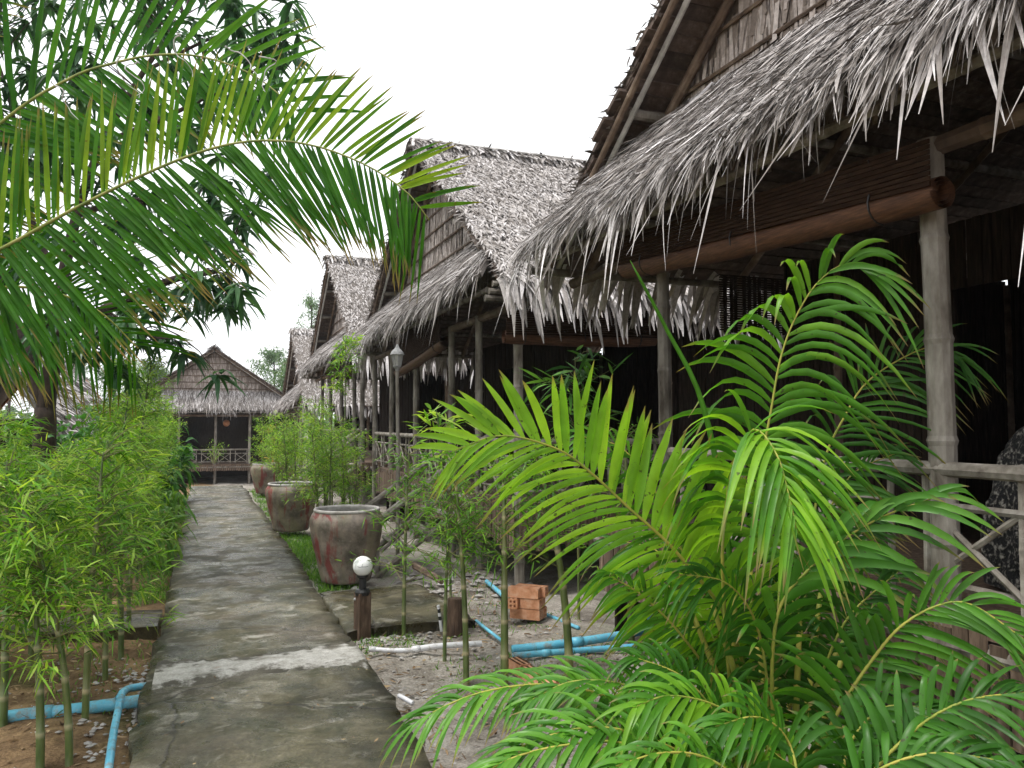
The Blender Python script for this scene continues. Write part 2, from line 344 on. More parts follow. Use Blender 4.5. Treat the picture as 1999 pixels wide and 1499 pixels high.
class MB:
    def __init__(s): s.v = []; s.q = []; s.t = []; s.c = []; s.a = []; s.n = 0
    def add(s, v, q=None, t=None, c=0.5, a=0.0):
        v = np.asarray(v, float).reshape(-1, 3)
        if q is not None and len(q): s.q.append(np.asarray(q, np.int64) + s.n)
        if t is not None and len(t): s.t.append(np.asarray(t, np.int64) + s.n)
        s.v.append(v); s.c.append(np.broadcast_to(np.asarray(c, float), (len(v),)).copy()); s.a.append(np.broadcast_to(np.asarray(a, float), (len(v),)).copy()); s.n += len(v)
        return s
    def box(s, ctr, size, rot=None, c=0.5, jit=0.0):
        b = np.array([[x, y, z] for x in (-.5, .5) for y in (-.5, .5) for z in (-.5, .5)]) * np.asarray(size)
        if jit: b = b + rng.normal(0, jit, b.shape)
        if rot is not None: b = b @ np.array(rot).T
        q = [[0, 1, 3, 2], [4, 6, 7, 5], [0, 4, 5, 1], [2, 3, 7, 6], [0, 2, 6, 4], [1, 5, 7, 3]]
        return s.add(b + np.asarray(ctr), q, c=c)
    def bar(s, p0, p1, w, h, c=0.5):
        p0, p1 = np.asarray(p0, float), np.asarray(p1, float); d = unit(p1 - p0)
        up = V(0, 0, 1) if abs(d[2]) < 0.95 else V(1, 0, 0)
        a = unit(np.cross(d, up)); b = np.cross(a, d)
        rot = np.stack([d, a, b], 1)
        return s.box((p0 + p1) / 2, (np.linalg.norm(p1 - p0), w, h), rot, c)
    def tube(s, pts, rad, sides=8, cap=True, c=0.5):
        pts = np.asarray(pts, float); k = len(pts)
        rad = np.broadcast_to(np.asarray(rad, float), (k,)); cc = np.broadcast_to(np.asarray(c, float), (k,))
        T = unit(np.gradient(pts, axis=0)); m = unit(T.mean(0) + 1e-6)
        ref = V(0, 0, 1) if abs(m[2]) < 0.85 else V(1, 0, 0)
        A = unit(np.cross(T, ref)); B = np.cross(T, A)
        th = np.linspace(0, 2 * np.pi, sides, endpoint=False)
        ring = pts[:, None] + rad[:, None, None] * (A[:, None] * np.cos(th)[None, :, None] + B[:, None] * np.sin(th)[None, :, None])
        i = np.arange(k - 1)[:, None] * sides; j = np.arange(sides)[None]; j2 = (j + 1) % sides
        q = np.stack([i + j, i + j2, i + sides + j2, i + sides + j], -1).reshape(-1, 4)
        v = ring.reshape(-1, 3); t = []; col = np.repeat(cc, sides)
        if cap:
            n = len(v); v = np.vstack([v, pts[0], pts[-1]]); col = np.append(col, [cc[0], cc[-1]])
            for a in range(sides):
                b = (a + 1) % sides
                t.append([n, b, a]); t.append([n + 1, (k - 1) * sides + a, (k - 1) * sides + b])
        return s.add(v, q, t, col)
    def lathe(s, prof, sides=32, ctr=(0, 0, 0), c=0.5):
        prof = np.asarray(prof, float); th = np.linspace(0, 2 * np.pi, sides, endpoint=False); k = len(prof)
        v = np.stack([prof[:, 0][:, None] * np.cos(th), prof[:, 0][:, None] * np.sin(th), np.repeat(prof[:, 1][:, None], sides, 1)], -1)
        i = np.arange(k - 1)[:, None] * sides; j = np.arange(sides)[None]; j2 = (j + 1) % sides
        q = np.stack([i + j, i + j2, i + sides + j2, i + sides + j], -1).reshape(-1, 4)
        return s.add(v.reshape(-1, 3) + np.asarray(ctr), q, c=c)
    def strips(s, P0, D, S, L, w, droop=0.0, n=4, prof=None, fold=0.0, tint=0.5, bend=None):
        P0 = np.asarray(P0, float).reshape(-1, 3); N = len(P0)
        D = np.broadcast_to(unit(D), (N, 3)); S = np.broadcast_to(unit(S), (N, 3))
        L = np.broadcast_to(np.asarray(L, float), (N,)); w = np.broadcast_to(np.asarray(w, float), (N,))
        droop = np.broadcast_to(np.asarray(droop, float), (N,)); tint = np.broadcast_to(np.asarray(tint, float), (N,))
        t = np.linspace(0, 1, n + 1); pr = prof(t) if prof else np.ones_like(t)
        C = P0[:, None] + D[:, None] * (L[:, None] * t)[..., None]
        C[..., 2] -= (droop * L)[:, None] * t ** 2
        if bend is not None: C = C + np.asarray(bend)[:, None] * (t ** 2)[None, :, None]
        T = unit(np.gradient(C, axis=1))
        S2 = unit(S[:, None] - T * np.sum(S[:, None] * T, -1, keepdims=True))
        ww = (w[:, None] * pr)[..., None]
        if fold:
            Nn = np.cross(S2, T); up = Nn * np.where(Nn[..., 2:3] < 0, -1, 1) * ww * fold
            rows = np.stack([C - S2 * ww + up, C, C + S2 * ww + up], 2); m = 3
        else:
            rows = np.stack([C - S2 * ww, C + S2 * ww], 2); m = 2
        v = rows.reshape(-1, 3); per = (n + 1) * m
        base = (np.arange(N) * per)[:, None, None]; i = (np.arange(n) * m)[None, :, None]; j = np.arange(m - 1)[None, None]
        q = np.stack([base + i + j, base + i + j + 1, base + i + m + j + 1, base + i + m + j], -1).reshape(-1, 4)
        return s.add(v, q, c=np.repeat(tint, per), a=np.tile(np.repeat(t, m), N))
    def mesh(s, name, mat, smooth=False):
        v = np.concatenate(s.v); q = np.concatenate(s.q) if s.q else np.zeros((0, 4), np.int64)
        t = np.concatenate(s.t) if s.t else np.zeros((0, 3), np.int64)
        me = bpy.data.meshes.new(name)
        me.vertices.add(len(v)); me.vertices.foreach_set('co', v.astype(np.float32).ravel())
        me.loops.add(q.size + t.size); me.loops.foreach_set('vertex_index', np.concatenate([q.ravel(), t.ravel()]).astype(np.int32))
        me.polygons.add(len(q) + len(t))
        st = np.concatenate([np.arange(len(q)) * 4, q.size + np.arange(len(t)) * 3]).astype(np.int32)
        me.polygons.foreach_set('loop_start', st)
        me.polygons.foreach_set('use_smooth', np.full(len(st), smooth, dtype=bool))
        me.update(calc_edges=True)
        a = me.attributes.new('tint', 'FLOAT', 'POINT'); a.data.foreach_set('value', np.concatenate(s.c).astype(np.float32))
        a = me.attributes.new('along', 'FLOAT', 'POINT'); a.data.foreach_set('value', np.concatenate(s.a).astype(np.float32))
        me.materials.append(MAT[mat] if isinstance(mat, str) else mat)
        return me
    def build(s, name, mat, parent=None, world=False, smooth=False, kind=None):
        o = link_mesh(name, s.mesh(name, mat, smooth), parent, world)
        if kind: o['kind'] = kind
        return o

def catmull(pts, n):
    P = np.asarray(pts, float); P = np.vstack([2 * P[0] - P[1], P, 2 * P[-1] - P[-2]])
    out = []
    for i in range(1, len(P) - 2):
        p0, p1, p2, p3 = P[i - 1:i + 3]
        t = np.linspace(0, 1, 12, endpoint=False)[:, None]
        out.append(0.5 * (2 * p1 + (p2 - p0) * t + (2 * p0 - 5 * p1 + 4 * p2 - p3) * t ** 2 + (3 * p1 - p0 - 3 * p2 + p3) * t ** 3))
    out = np.vstack(out + [P[-2][None]])
    d = np.r_[0, np.cumsum(np.linalg.norm(np.diff(out, axis=0), axis=1))]
    s = np.linspace(0, d[-1], n)
    return np.stack([np.interp(s, d, out[:, k]) for k in range(3)], 1), d[-1]

leafprof = lambda t: np.interp(t, [0, 0.12, 0.4, 0.75, 1], [0.25, 0.8, 1.0, 0.62, 0.02])
palmprof = lambda t: np.interp(t, [0, 0.06, 0.3, 0.65, 0.9, 1], [0.35, 0.75, 1.0, 0.8, 0.35, 0.03])
bladeprof = lambda t: np.interp(t, [0, 0.5, 0.85, 1], [0.9, 1.0, 0.7, 0.15])

def pole(p0, p1, r, sides=8, node=0.35, sag=0.0, wob=0.006):
    """a bamboo pole with its joints, tapering a little"""
    p0, p1 = np.asarray(p0, float), np.asarray(p1, float); ln = np.linalg.norm(p1 - p0)
    k = max(2, int(ln / node)); ts, rs = [], []
    for i in range(k):
        a = i / k
        for dt, f in ((0.0, 1.1), (0.05, 0.98), (0.5, 0.95), (0.95, 0.99)):
            ts.append(a + dt / k); rs.append(f * r * (1 - 0.12 * (a + dt / k)))
    ts.append(1.0); rs.append(r * 0.95)
    ts = np.array(ts); P = p0 + (p1 - p0) * ts[:, None]
    ph = rng.uniform(0, 6.28, 2)
    w = wob * ln * np.sin(np.pi * ts)
    P[:, 1] += w * math.sin(ph[0]); P[:, 0] += w * math.cos(ph[0]) * 0.7; P[:, 2] -= sag * np.sin(np.pi * ts)
    return MB().tube(P, rs, sides)

# ================================================================ GROUND, PATH
def terrain_z(x, y):
    z = -0.11 + 0.02 * np.sin(x * 1.7 + y * 0.6) + 0.018 * np.sin(x * 4.1 - y * 2.7) + 0.012 * np.sin(7 * x + 5 * y)
    k = np.clip((y - 21.6) / 2.2, 0, 1); k = k * k * (3 - 2 * k)
    return z - 0.82 * k
gx = np.concatenate([np.linspace(-400, -30, 12), np.linspace(-26, -5, 15), np.arange(-4.5, 6.1, 0.14), np.linspace(7, 30, 16), np.linspace(40, 400, 12)])
gy = np.concatenate([np.linspace(-60, -4, 9), np.arange(-3, 26, 0.16), np.linspace(27, 60, 20), np.linspace(75, 600, 14)])
X, Y = np.meshgrid(gx, gy)
Z = terrain_z(X, Y) + np.where((np.abs(X) < 6) & (Y < 26), rng.normal(0, 0.008, X.shape), 0)
nx = len(gx); ny = len(gy)
ii = (np.arange(ny - 1)[:, None] * nx + np.arange(nx - 1)[None]).ravel()
g = MB().add(np.stack([X, Y, Z], -1).reshape(-1, 3), np.stack([ii, ii + 1, ii + nx + 1, ii + nx], 1))
tag(g.build('ground', 'ground', smooth=True), 'brown soil and grey sand ground around the huts', 'ground', kind='structure')

def slab(name, poly_fn, y0, y1, top, bottom, mat, label, step=0.12, wob=0.012):
    """a concrete strip with ragged edges: poly_fn(y) -> (x_left, x_right)"""
    ys = np.arange(y0, y1 + 1e-6, step); m = MB(); rows = []
    nxs = 13
    for y in ys:
        a, b = poly_fn(y); a += rng.normal(0, wob); b += rng.normal(0, wob)
        xs = np.linspace(a, b, nxs)
        zz = top + 0.006 * np.sin(xs * 5 + y * 3) + rng.normal(0, 0.002, nxs)
        zz[0] -= 0.012; zz[-1] -= 0.012
        row = np.stack([np.r_[a - .01, xs, b + .01], np.full(nxs + 2, y), np.r_[bottom, zz, bottom]], 1)
        rows.append(row)
    rows = np.array(rows); k = nxs + 2; n = len(ys)
    ii = (np.arange(n - 1)[:, None] * k + np.arange(k - 1)[None]).ravel()
    m.add(rows.reshape(-1, 3), np.stack([ii, ii + 1, ii + k + 1, ii + k], 1))
    m.t.append(np.array([[0, j, j + 1] for j in range(1, k - 1)])); e = (n - 1) * k
    m.t.append(np.array([[e, e + j + 1, e + j] for j in range(1, k - 1)]))
    return tag(m.build(name, mat, smooth=True), label, 'path', kind='structure')
PL, PR = -0.30, 1.04
slab('path', lambda y: (PL + 0.02 * math.sin(y), PR + 0.02 * math.sin(y * 1.3 + 1) - max(0, y - 12) * 0.012), -3, 21.8, 0.0, -0.3, 'path',
     'long damp concrete path stained with moss, leading to the far hut')
# side slab under the first jar and the cross gutter on the left
a = gnd(640, 1225); b = gnd(800, 1135)
slab('side_path', lambda y: (PR + 0.03, 2.1 + 0.05 * math.sin(3 * y)), 6.35, 8.0, -0.022, -0.3, 'path', 'dark wet concrete slab beside the path under the nearest jar')
slab('crossing_slab', lambda y: (-3.2, PL - 0.03), 7.05, 7.75, -0.018, -0.3, 'path', 'low concrete crossing strip left of the path behind the bare soil')
# pale cement repair across the path
m = MB(); ys = []
p0, p1 = gnd(300, 1325), gnd(718, 1272)
n = 34; rows = []
for i in range(n):
    t = i / (n - 1); c = p0 + (p1 - p0) * t; c[1] += 0.05 * math.sin(t * 5)
    w0 = 0.3 + 0.06 * math.sin(t * 9) + rng.normal(0, 0.02); w1 = 0.22 + 0.05 * math.sin(t * 7 + 2) + rng.normal(0, 0.02)
    x = min(max(c[0], PL + 0.02), PR - 0.0)
    for f in (-1, -0.5, 0, 0.5, 1):
        yy = c[1] + (w0 * f if f < 0 else w1 * f * 1.5)
        rows.append((x, yy, 0.01 + 0.006 * (1 - abs(f)) - (0.018 if abs(f) == 1 else 0)))
ii = (np.arange(n - 1)[:, None] * 5 + np.arange(4)[None]).ravel()
m.add(rows, np.stack([ii, ii + 5, ii + 6, ii + 1], 1), c=np.tile([0, .5, 1, .5, 0], n))
tag(m.build('cement_patch', 'cement_repair', smooth=True), 'pale cement repair strip running across the path', 'patch', kind='structure')

# ================================================================ HUTS
HALF, ZR, ZE = 3.9, 5.63, 3.0
SL = math.hypot(HALF, ZR - ZE); SLOPE = math.atan2(ZR - ZE, HALF)
XF, XB = -0.25, 4.7                                        # front and back end of the roof
def randtint(n, lo=0.0, hi=1.0, p=1.0): return lo + (hi - lo) * rng.random(n) ** p

_course = {}
def hut(name, label, loc, rz, lod, posts, side_posts, rails, roof_near=9000, skirt_n=8000, fringe=0, ncourse=40, group=None, skz=1.0):
    root = empty(name, loc, rz); tag(root, label, 'hut', group)
    # ---- roof
    roof = empty('roof', (0, 0, 0)); roof.parent = root
    ca, sa = math.cos(SLOPE), math.sin(SLOPE)
    if ncourse not in _course:
        sp = SL / ncourse
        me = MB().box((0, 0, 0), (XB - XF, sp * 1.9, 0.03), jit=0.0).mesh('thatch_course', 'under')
        _course[ncourse] = me
    sp = SL / ncourse
    for s in (-1, 1):
        for i in range(ncourse):
            d = (i + 0.5) * sp
            y = s * (HALF - d * ca); z = ZE + d * sa - 0.03
            mtx = Matrix.Translation(((XF + XB) / 2 + rng.normal(0, 0.022), y, z)) @ Matrix.Rotation(-s * (SLOPE - 0.1) + rng.normal(0, 0.01), 4, 'X') @ Matrix.Rotation(rng.normal(0, 0.002), 4, 'Z')
            link_mesh('thatch_course', _course[ncourse], roof, matrix=mtx)
    # leaves on the slopes: near side (-y) in full, the other sparser
    m = MB()
    for s, cnt in ((-1, roof_near), (1, int(roof_near * 0.35))):
        n = cnt; x = rng.uniform(XF - 0.03, XB, n); d = np.clip((np.floor(rng.uniform(0, SL, n) / .13) + rng.random(n) ** 2.2) * .13, 0, SL)
        off = 0.028 + rng.uniform(0, 0.03, n)
        P = np.stack([x, s * (HALF - d * ca) + s * off * sa, ZE + d * sa + off * ca], 1)
        ang = rng.normal(0, 0.42, n)
        down = V(0, s * ca, -sa)
        D = down[None] * np.cos(ang)[:, None] + V(1, 0, 0)[None] * np.sin(ang)[:, None] + V(0, s * sa, ca)[None] * rng.uniform(-0.04, 0.18, n)[:, None]
        S = np.cross(unit(D), V(0, s * sa, ca)[None] + rng.normal(0, 0.35, (n, 3)))
        m.strips(P, D, S, rng.uniform(0.05, 0.17, n), rng.uniform(0.004, 0.013, n), rng.uniform(0, 0.25, n), 2, bladeprof, tint=np.where(rng.random(n) < .16, rng.uniform(.05, .3, n), rng.uniform(.38, .86, n)))
        # backing so no sky shows between the leaves
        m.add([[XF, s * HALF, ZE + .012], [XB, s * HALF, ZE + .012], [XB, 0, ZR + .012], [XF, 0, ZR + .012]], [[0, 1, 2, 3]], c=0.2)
        # eave fringe
        n = int(170 * (1.4 if s < 0 else 0.7)) * (2 if lod else 1)
        x = rng.uniform(XF - 0.05, XB, n); P = np.stack([x, np.full(n, s * (HALF - 0.05)) + rng.normal(0, 0.05, n), np.full(n, ZE + 0.02) + rng.normal(0, 0.02, n)], 1)
        D = V(0, s * ca, -sa)[None] + rng.normal(0, 0.22, (n, 3))
        m.strips(P, D, V(1, 0, 0)[None] + rng.normal(0, 0.3, (n, 3)), rng.uniform(0.18, 0.42, n), rng.uniform(0.014, 0.036, n), rng.uniform(0.3, 1.1, n), 4, bladeprof, tint=randtint(n, 0.35, 1))
    # ridge cap
    n = 900 if lod else 500
    for s in (-1, 1):
        x = rng.uniform(XF - 0.05, XB, n); d = rng.uniform(0, 0.22, n)
        P = np.stack([x, s * d * ca, ZR + 0.1 - d * sa + rng.uniform(0, .03, n)], 1)
        D = V(0, s * ca, -sa)[None] + rng.normal(0, 0.25, (n, 3))
        m.strips(P, D, np.cross(D, V(0, s * sa, ca)), rng.uniform(0.15, 0.3, n), rng.uniform(0.012, 0.025, n), 0.15, 3, bladeprof, tint=randtint(n, 0.1, 1))
    n = 260
    x = rng.uniform(XF, XB, n); P = np.stack([x, rng.normal(0, 0.04, n), np.full(n, ZR + 0.1)], 1)
    D = rng.normal(0, 1, (n, 3)) * V(1, .5, .25) + V(0, 0, .25)
    m.strips(P, D, V(0, 1, .4), rng.uniform(0.06, 0.16, n), 0.014, 0.3, 2, bladeprof, tint=randtint(n, 0, 0.5))
    # fringe at the rakes: stubs of leaf ends sticking out
    n = 240
    for s in (-1, 1):
        d = rng.uniform(0, SL, n); P = np.stack([np.full(n, XF + 0.04), s * (HALF - d * ca), ZE + d * sa + rng.uniform(-.05, .03, n)], 1)
        D = V(-1, 0, 0)[None] + rng.normal(0, 0.35, (n, 3)); m.strips(P, D, V(0, ca, -s * sa), rng.uniform(0.05, 0.15, n), rng.uniform(.004, .012, n), 0.2, 2, bladeprof, tint=randtint(n, 0.0, 0.6))
    m.build('thatch_leaves', 'thatch', roof, kind='stuff')
    for s in (-1, 1):
        pole((XF, s * 0.12, ZR + 0.06), (XB, s * 0.12, ZR + 0.05), 0.018).build('ridge_pole', 'pole_white', roof)
        # rake boards
        for k, (dx, dz, mt) in enumerate(((0.03, -0.09, 'pole_brown'), (0.09, -0.105, 'pole_white'))):
            pole((XF + dx, s * (HALF - 0.1), ZE + dz), (XF + dx, s * 0.02, ZR + dz - 0.03), 0.026 if k == 0 else 0.022).build('rake_pole', mt, roof)
        for d in (0.75, 1.75, 2.75, 3.75):                        # purlins carrying the overhang
            y = s * (HALF - d * ca); z = ZE + d * sa - 0.14
            pole((XF + 0.1, y, z), (XB - 0.1, y, z), 0.04, 8).build('purlin', 'pole', roof)
        for x in (0.12, 1.7, 3.2, 4.5):
            pole((x, s * (HALF - 0.15), ZE - 0.12), (x, s * 0.03, ZR - 0.2), 0.035).build('rafter', 'pole_brown', roof)
    # ---- gable wall of thatch panels held by battens
    gz0 = 3.55; hw = (ZR - 0.12 - gz0) / math.tan(SLOPE)
    m = MB().add([[0.19, -hw, gz0], [0.19, hw, gz0], [0.19, 0, ZR - .12]], t=[[0, 2, 1]], c=0.35)
    n = 2600 if lod else 1100
    z = gz0 + (ZR - 0.15 - gz0) * (1 - np.sqrt(rng.random(n))); hh = (ZR - 0.15 - z) / math.tan(SLOPE); y = rng.uniform(-1, 1, n) * hh
    P = np.stack([np.full(n, 0.178) - rng.uniform(0, 0.012, n), y, z], 1)
    D = V(0, 0, -1)[None] + rng.normal(0, 1, (n, 3)) * V(.03, .12, 0)
    m.strips(P, D, V(0, 1, 0)[None] + rng.normal(0, 1, (n, 3)) * V(.15, 0, 0), rng.uniform(.22, .46, n), rng.uniform(.008, .02, n), 0, 2, None, tint=randtint(n, 0.2, 1, .8))
    gw = m.build('gable_wall', 'thatch_brown', root)
    z = gz0 + 0.12
    while z < ZR - 0.35:
        h = (ZR - 0.14 - z) / math.tan(SLOPE)
        pole((0.15, -h, z), (0.15, h, z), 0.018, 6).build('batten', 'pole_brown', gw); z += 0.265
    for s in (-1, 1):
        pole((0.14, s * hw, gz0), (0.14, s * 0.02, ZR - 0.13), 0.03, 6).build('edge_pole', 'pole_brown', gw)
    MB().add([[4.4, -2.9, 3.3], [4.4, 2.9, 3.3], [4.4, 0, ZR - .2], [4.45, -2.9, 3.3], [4.45, 2.9, 3.3], [4.45, 0, ZR - .2]], t=[[0, 2, 1], [3, 4, 5]]).build('rear_gable', 'under', root)
    # ---- skirt roof below the gable
    x0, z0, x1, z1 = 0.17, 3.84, -0.48, 3.1; yt, yb = 2.68, 3.72
    m = MB().add([[x1, -yb, z1], [x1, yb, z1], [x0, yt, z0], [x0, -yt, z0], [x1 + .03, -yb, z1 - .05], [x1 + .03, yb, z1 - .05], [x0, yt, z0 - .06], [x0, -yt, z0 - .06]],
                 [[0, 1, 2, 3], [4, 7, 6, 5], [0, 4, 5, 1], [0, 3, 7, 4], [1, 5, 6, 2]], c=0.15)
    n = skirt_n; t = rng.random(n) ** 0.9; hwid = yb + (yt - yb) * t
    y = rng.uniform(-1, 1, n) * hwid
    P = np.stack([x1 + (x0 - x1) * t, y, z1 + (z0 - z1) * t], 1) + V(-.75, 0, .66) * (0.01 + rng.random(n) * 0.045)[:, None]
    dn = unit(V(x1 - x0, 0, z1 - z0))
    D = dn[None] + rng.normal(0, 1, (n, 3)) * V(.08, .24, .08)
    edge = t < 0.25
    L = np.where(edge, rng.uniform(0.1, 0.27, n), rng.uniform(.22, .5, n))
    clump = .75 + .5 * np.sin(y * 5.3 + 1) * np.sin(y * 2.1) + .25 * np.sin(y * 13.7)
    L = L * np.where(edge, np.clip(clump, .45, 1.5), 1)
    wd = rng.uniform(.0018, .005, n) * np.where(rng.random(n) < 0.1, 3.0, 1.0) * (1 if lod else 1.5)
    m.strips(P, D, np.cross(D, V(-.75, 0, .66)[None] + rng.normal(0, .35, (n, 3))), L, wd, rng.uniform(0.0, .35, n) * np.where(edge, 1.8, .5), 4 if lod else 3, bladeprof, tint=np.where(rng.random(n) < .3, rng.uniform(0, .22, n), rng.uniform(.3, 1, n)), bend=rng.normal(0, .035, (n, 3)))
    n = 620 if lod else 260
    y = rng.uniform(-yb, yb, n)
    P = np.stack([np.full(n, x1) + rng.normal(0, .03, n), y, np.full(n, z1) + rng.normal(0, .02, n)], 1)
    D = dn[None] + rng.normal(0, 1, (n, 3)) * V(.18, .25, .15)
    m.strips(P, D, V(0, 1, 0)[None] + rng.normal(0, .5, (n, 3)), rng.uniform(.08, .24, n) * np.clip(.8 + .6 * np.sin(y * 5.3 + 1) * np.sin(y * 2.1), .35, 1.4), rng.uniform(.004, .012, n), rng.uniform(.3, 1.3, n), 5, bladeprof, tint=randtint(n, .2, 1), bend=rng.normal(0, .04, (n, 3)))
    sk = m.build('skirt_roof', 'thatch', root)
    # long loose leaves hanging from the eave, each one a piece
    for i in range(fringe):
        y = rng.uniform(-yb, yb) if i % 3 else rng.uniform(-1.5, yb)
        ln = rng.uniform(.2, .42) * (1.6 if rng.random() < .25 else 1)
        b = MB().strips([[x1 + rng.normal(0, .03), y, z1 + .01]], dn + rng.normal(0, 1, 3) * V(.15, .3, .15), V(0, 1, 0) + rng.normal(0, .5, 3), ln * .7, rng.uniform(.006, .017),
                        rng.uniform(.7, 1.5), 7, lambda t: np.interp(t, [0, .4, .7, 1], [.7, 1, .6, .08]), 0.5, tint=rng.uniform(.3, 1), bend=rng.normal(0, .1, (1, 3)) * V(.8, 1.2, .2))
        b.build('hanging_leaf', 'thatch', sk)
    if fringe:
        for i in range(fringe // 2):
            x = rng.uniform(XF, 2.6)
            b = MB().strips([[x, -HALF - .02, ZE]], V(0, -.7, -.55) + rng.normal(0, .2, 3), V(1, 0, 0) + rng.normal(0, .4, 3), rng.uniform(.15, .34), rng.uniform(.015, .034), rng.uniform(.6, 1.4), 6, bladeprof, 0.4, tint=rng.uniform(.6, 1))
            b.build('hanging_leaf', 'thatch', sk)
    # ---- eave beams
    pole((-.36, -yb + .1, ZE - .06), (-.36, yb - .1, ZE - .06), .03).build('eave_pole', 'pole', root)
    pole((0, -3.75, 2.82), (0, 3.75, 2.82), .05).build('beam', 'pole_brown', root)
    for k, (z, r) in enumerate(((2.84, .034), (2.91, .034), (2.99, .03))):
        pole((-.42 + .04 * k, -3.72, z), (4.4, -3.72, z), r).build('side_beam', 'pole', root)
    pole((-.42, 3.72, 2.9), (4.4, 3.72, 2.9), .035).build('side_beam', 'pole', root)
    for s in (-1, 1):
        pole((x1, s * (yb - .1), z1 - .06), (x0, s * yt, z0 - .1), .025).build('hip_pole', 'pole', root)
    # ---- posts
    zb = -0.25
    for (y, r) in posts:
        pole((0, y, zb), (-.02, y, 2.85), r, 10, .42).build('post', 'pole', root)
    for (x, y) in side_posts:
        pole((x, y, zb), (x, y, 2.95), .05, 8, .42).build('post', 'pole_brown', root)
    # ---- floor, skirting
    fl = MB().box((2.2, -.3, .76), (4.5, 6.9, .07)).build('floor', 'slat', root)
    pole((-.06, -3.72, .68), (-.06, 3.2, .68), .045).build('floor_beam', 'pole', root)
    pole((-.06, -3.76, .68), (4.4, -3.76, .68), .045).build('floor_beam', 'pole', root)
    key = 'skirting'
    if key not in _course: _course[key] = MB().box((0, 0, 0), (.012, .072, .42)).mesh('skirting_slat', 'slat')
    sl = empty('skirting', (0, 0, 0)); sl.parent = root
    y = -3.7
    while y < 3.1:
        link_mesh('skirting_slat', _course[key], sl, matrix=Matrix.Translation((-.115 + rng.normal(0, .004), y, .76 - .21 * skz + rng.normal(0, .02 * skz))) @ Matrix.Rotation(rng.normal(0, .02), 4, 'X') @ Matrix.Scale(skz, 4, (0, 0, 1))); y += .083 if (lod or skz < 1) else .12
    x = -.05
    while x < 2.6:
        link_mesh('skirting_slat', _course[key], sl, matrix=Matrix.Translation((x, -3.82 + rng.normal(0, .004), .55 + rng.normal(0, .02))) @ Matrix.Rotation(R(90), 4, 'Z') @ Matrix.Rotation(rng.normal(0, .02), 4, 'X')); x += .083 if lod else .12
    # ---- room walls of bamboo slats behind the porch
    m = MB()
    def slatwall(p0, p1, za, zb_, step=.06):
        p0, p1 = np.asarray(p0, float), np.asarray(p1, float); ln = np.linalg.norm(p1 - p0); k = int(ln / step)
        d = unit(np.r_[p1 - p0, 0]); nn = np.cross(V(0, 0, 1), d); rot = np.stack([d, nn, V(0, 0, 1)], 1)
        for i in range(k):
            c = p0 + (p1 - p0) * (i + .5) / k + nn[:2] * rng.normal(0, .006)
            m.box((*c, (za + zb_) / 2), (step * .92, .02, zb_ - za), rot)
    slatwall((1.7, -1.6), (1.7, .5), .8, 2.95); slatwall((1.7, 1.4), (1.7, 3.0), .8, 2.95)
    slatwall((1.7, .5), (1.7, 1.4), 2.5, 2.95)
    slatwall((4.4, -3.5), (4.4, 3.0), .8, 3.3); slatwall((1.7, -3.6), (4.4, -3.6), .8, 2.95)
    slatwall((1.7, 3.0), (4.4, 3.0), .8, 2.95); slatwall((1.7, -1.6), (1.7, -3.6), .8, 1.5)
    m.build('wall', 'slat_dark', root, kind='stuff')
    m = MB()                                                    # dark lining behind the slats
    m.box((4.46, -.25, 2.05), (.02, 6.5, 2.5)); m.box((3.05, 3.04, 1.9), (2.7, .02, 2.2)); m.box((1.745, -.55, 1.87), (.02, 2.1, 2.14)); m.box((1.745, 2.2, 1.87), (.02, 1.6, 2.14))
    m.box((4.5, -.25, .2), (.03, 6.9, 1.1)); m.box((2.3, 3.2, .2), (4.4, .03, 1.1)); m.build('lining_and_shade_boards', 'slat_dark', root)  # rear and far-side boards added below the floor to keep the space there dark
    # ceiling mat under the room
    # ---- railings
    def railing(p0, p1):
        p0, p1 = np.asarray(p0, float), np.asarray(p1, float)
        rl = pole((*p0, 1.4), (*p1, 1.4), .036).build('railing', 'pole_light', root)
        for z, r in ((1.24, .02), (.9, .02)):
            pole((*p0, z), (*p1, z), r, 6).build('rail', 'pole', rl)
        ln = np.linalg.norm(p1 - p0); k = max(1, round(ln / .62)); seg = (p1 - p0) / k
        for i in range(k):
            a = p0 + seg * (i + .08); b = p0 + seg * (i + .78)
            for e in (a, b):
                pole((*e, .82), (*e, 1.38), .019, 6).build('baluster', 'pole_light', rl)
            pole((*a, .9), (*b, 1.24), .015, 6).build('brace', 'pole_light', rl)
            pole((*a, 1.24), (*b, .9), .015, 6).build('brace', 'pole_light', rl)
    for (p0, p1) in rails: railing(p0, p1)
    return root

H1 = hut('thatched_hut', 'nearest thatched hut, its shaggy grey eave filling the top right', (3.0, 2.54, 0), 0, 1,
         [(-3.6, .06), (-1.9, .06), (.04, .062), (2.26, .052)], [(1.7, -3.6), (1.7, 2.4), (4.35, -3.6), (4.35, 3.0)],
         [((0, -3.6), (0, 2.2))], roof_near=5000, skirt_n=52000, fringe=130, group='thatched huts in a row')
H2 = hut('thatched_hut', 'second thatched hut with its broad grey roof slope and ridge in full view', (3.0, 11.17, 0), 0, 1,
         [(-3.6, .055), (-2.35, .05), (-1.25, .05), (.6, .05), (2.26, .05), (3.8, .055)], [(1.75, -3.6), (1.75, 2.4), (4.35, -3.6), (4.35, 3.0)],
         [((0, -3.6), (0, -2.4)), ((0, -1.25), (0, 3.75)), ((0, -3.62), (1.7, -3.62))], roof_near=36000, skirt_n=24000, fringe=60, group='thatched huts in a row')
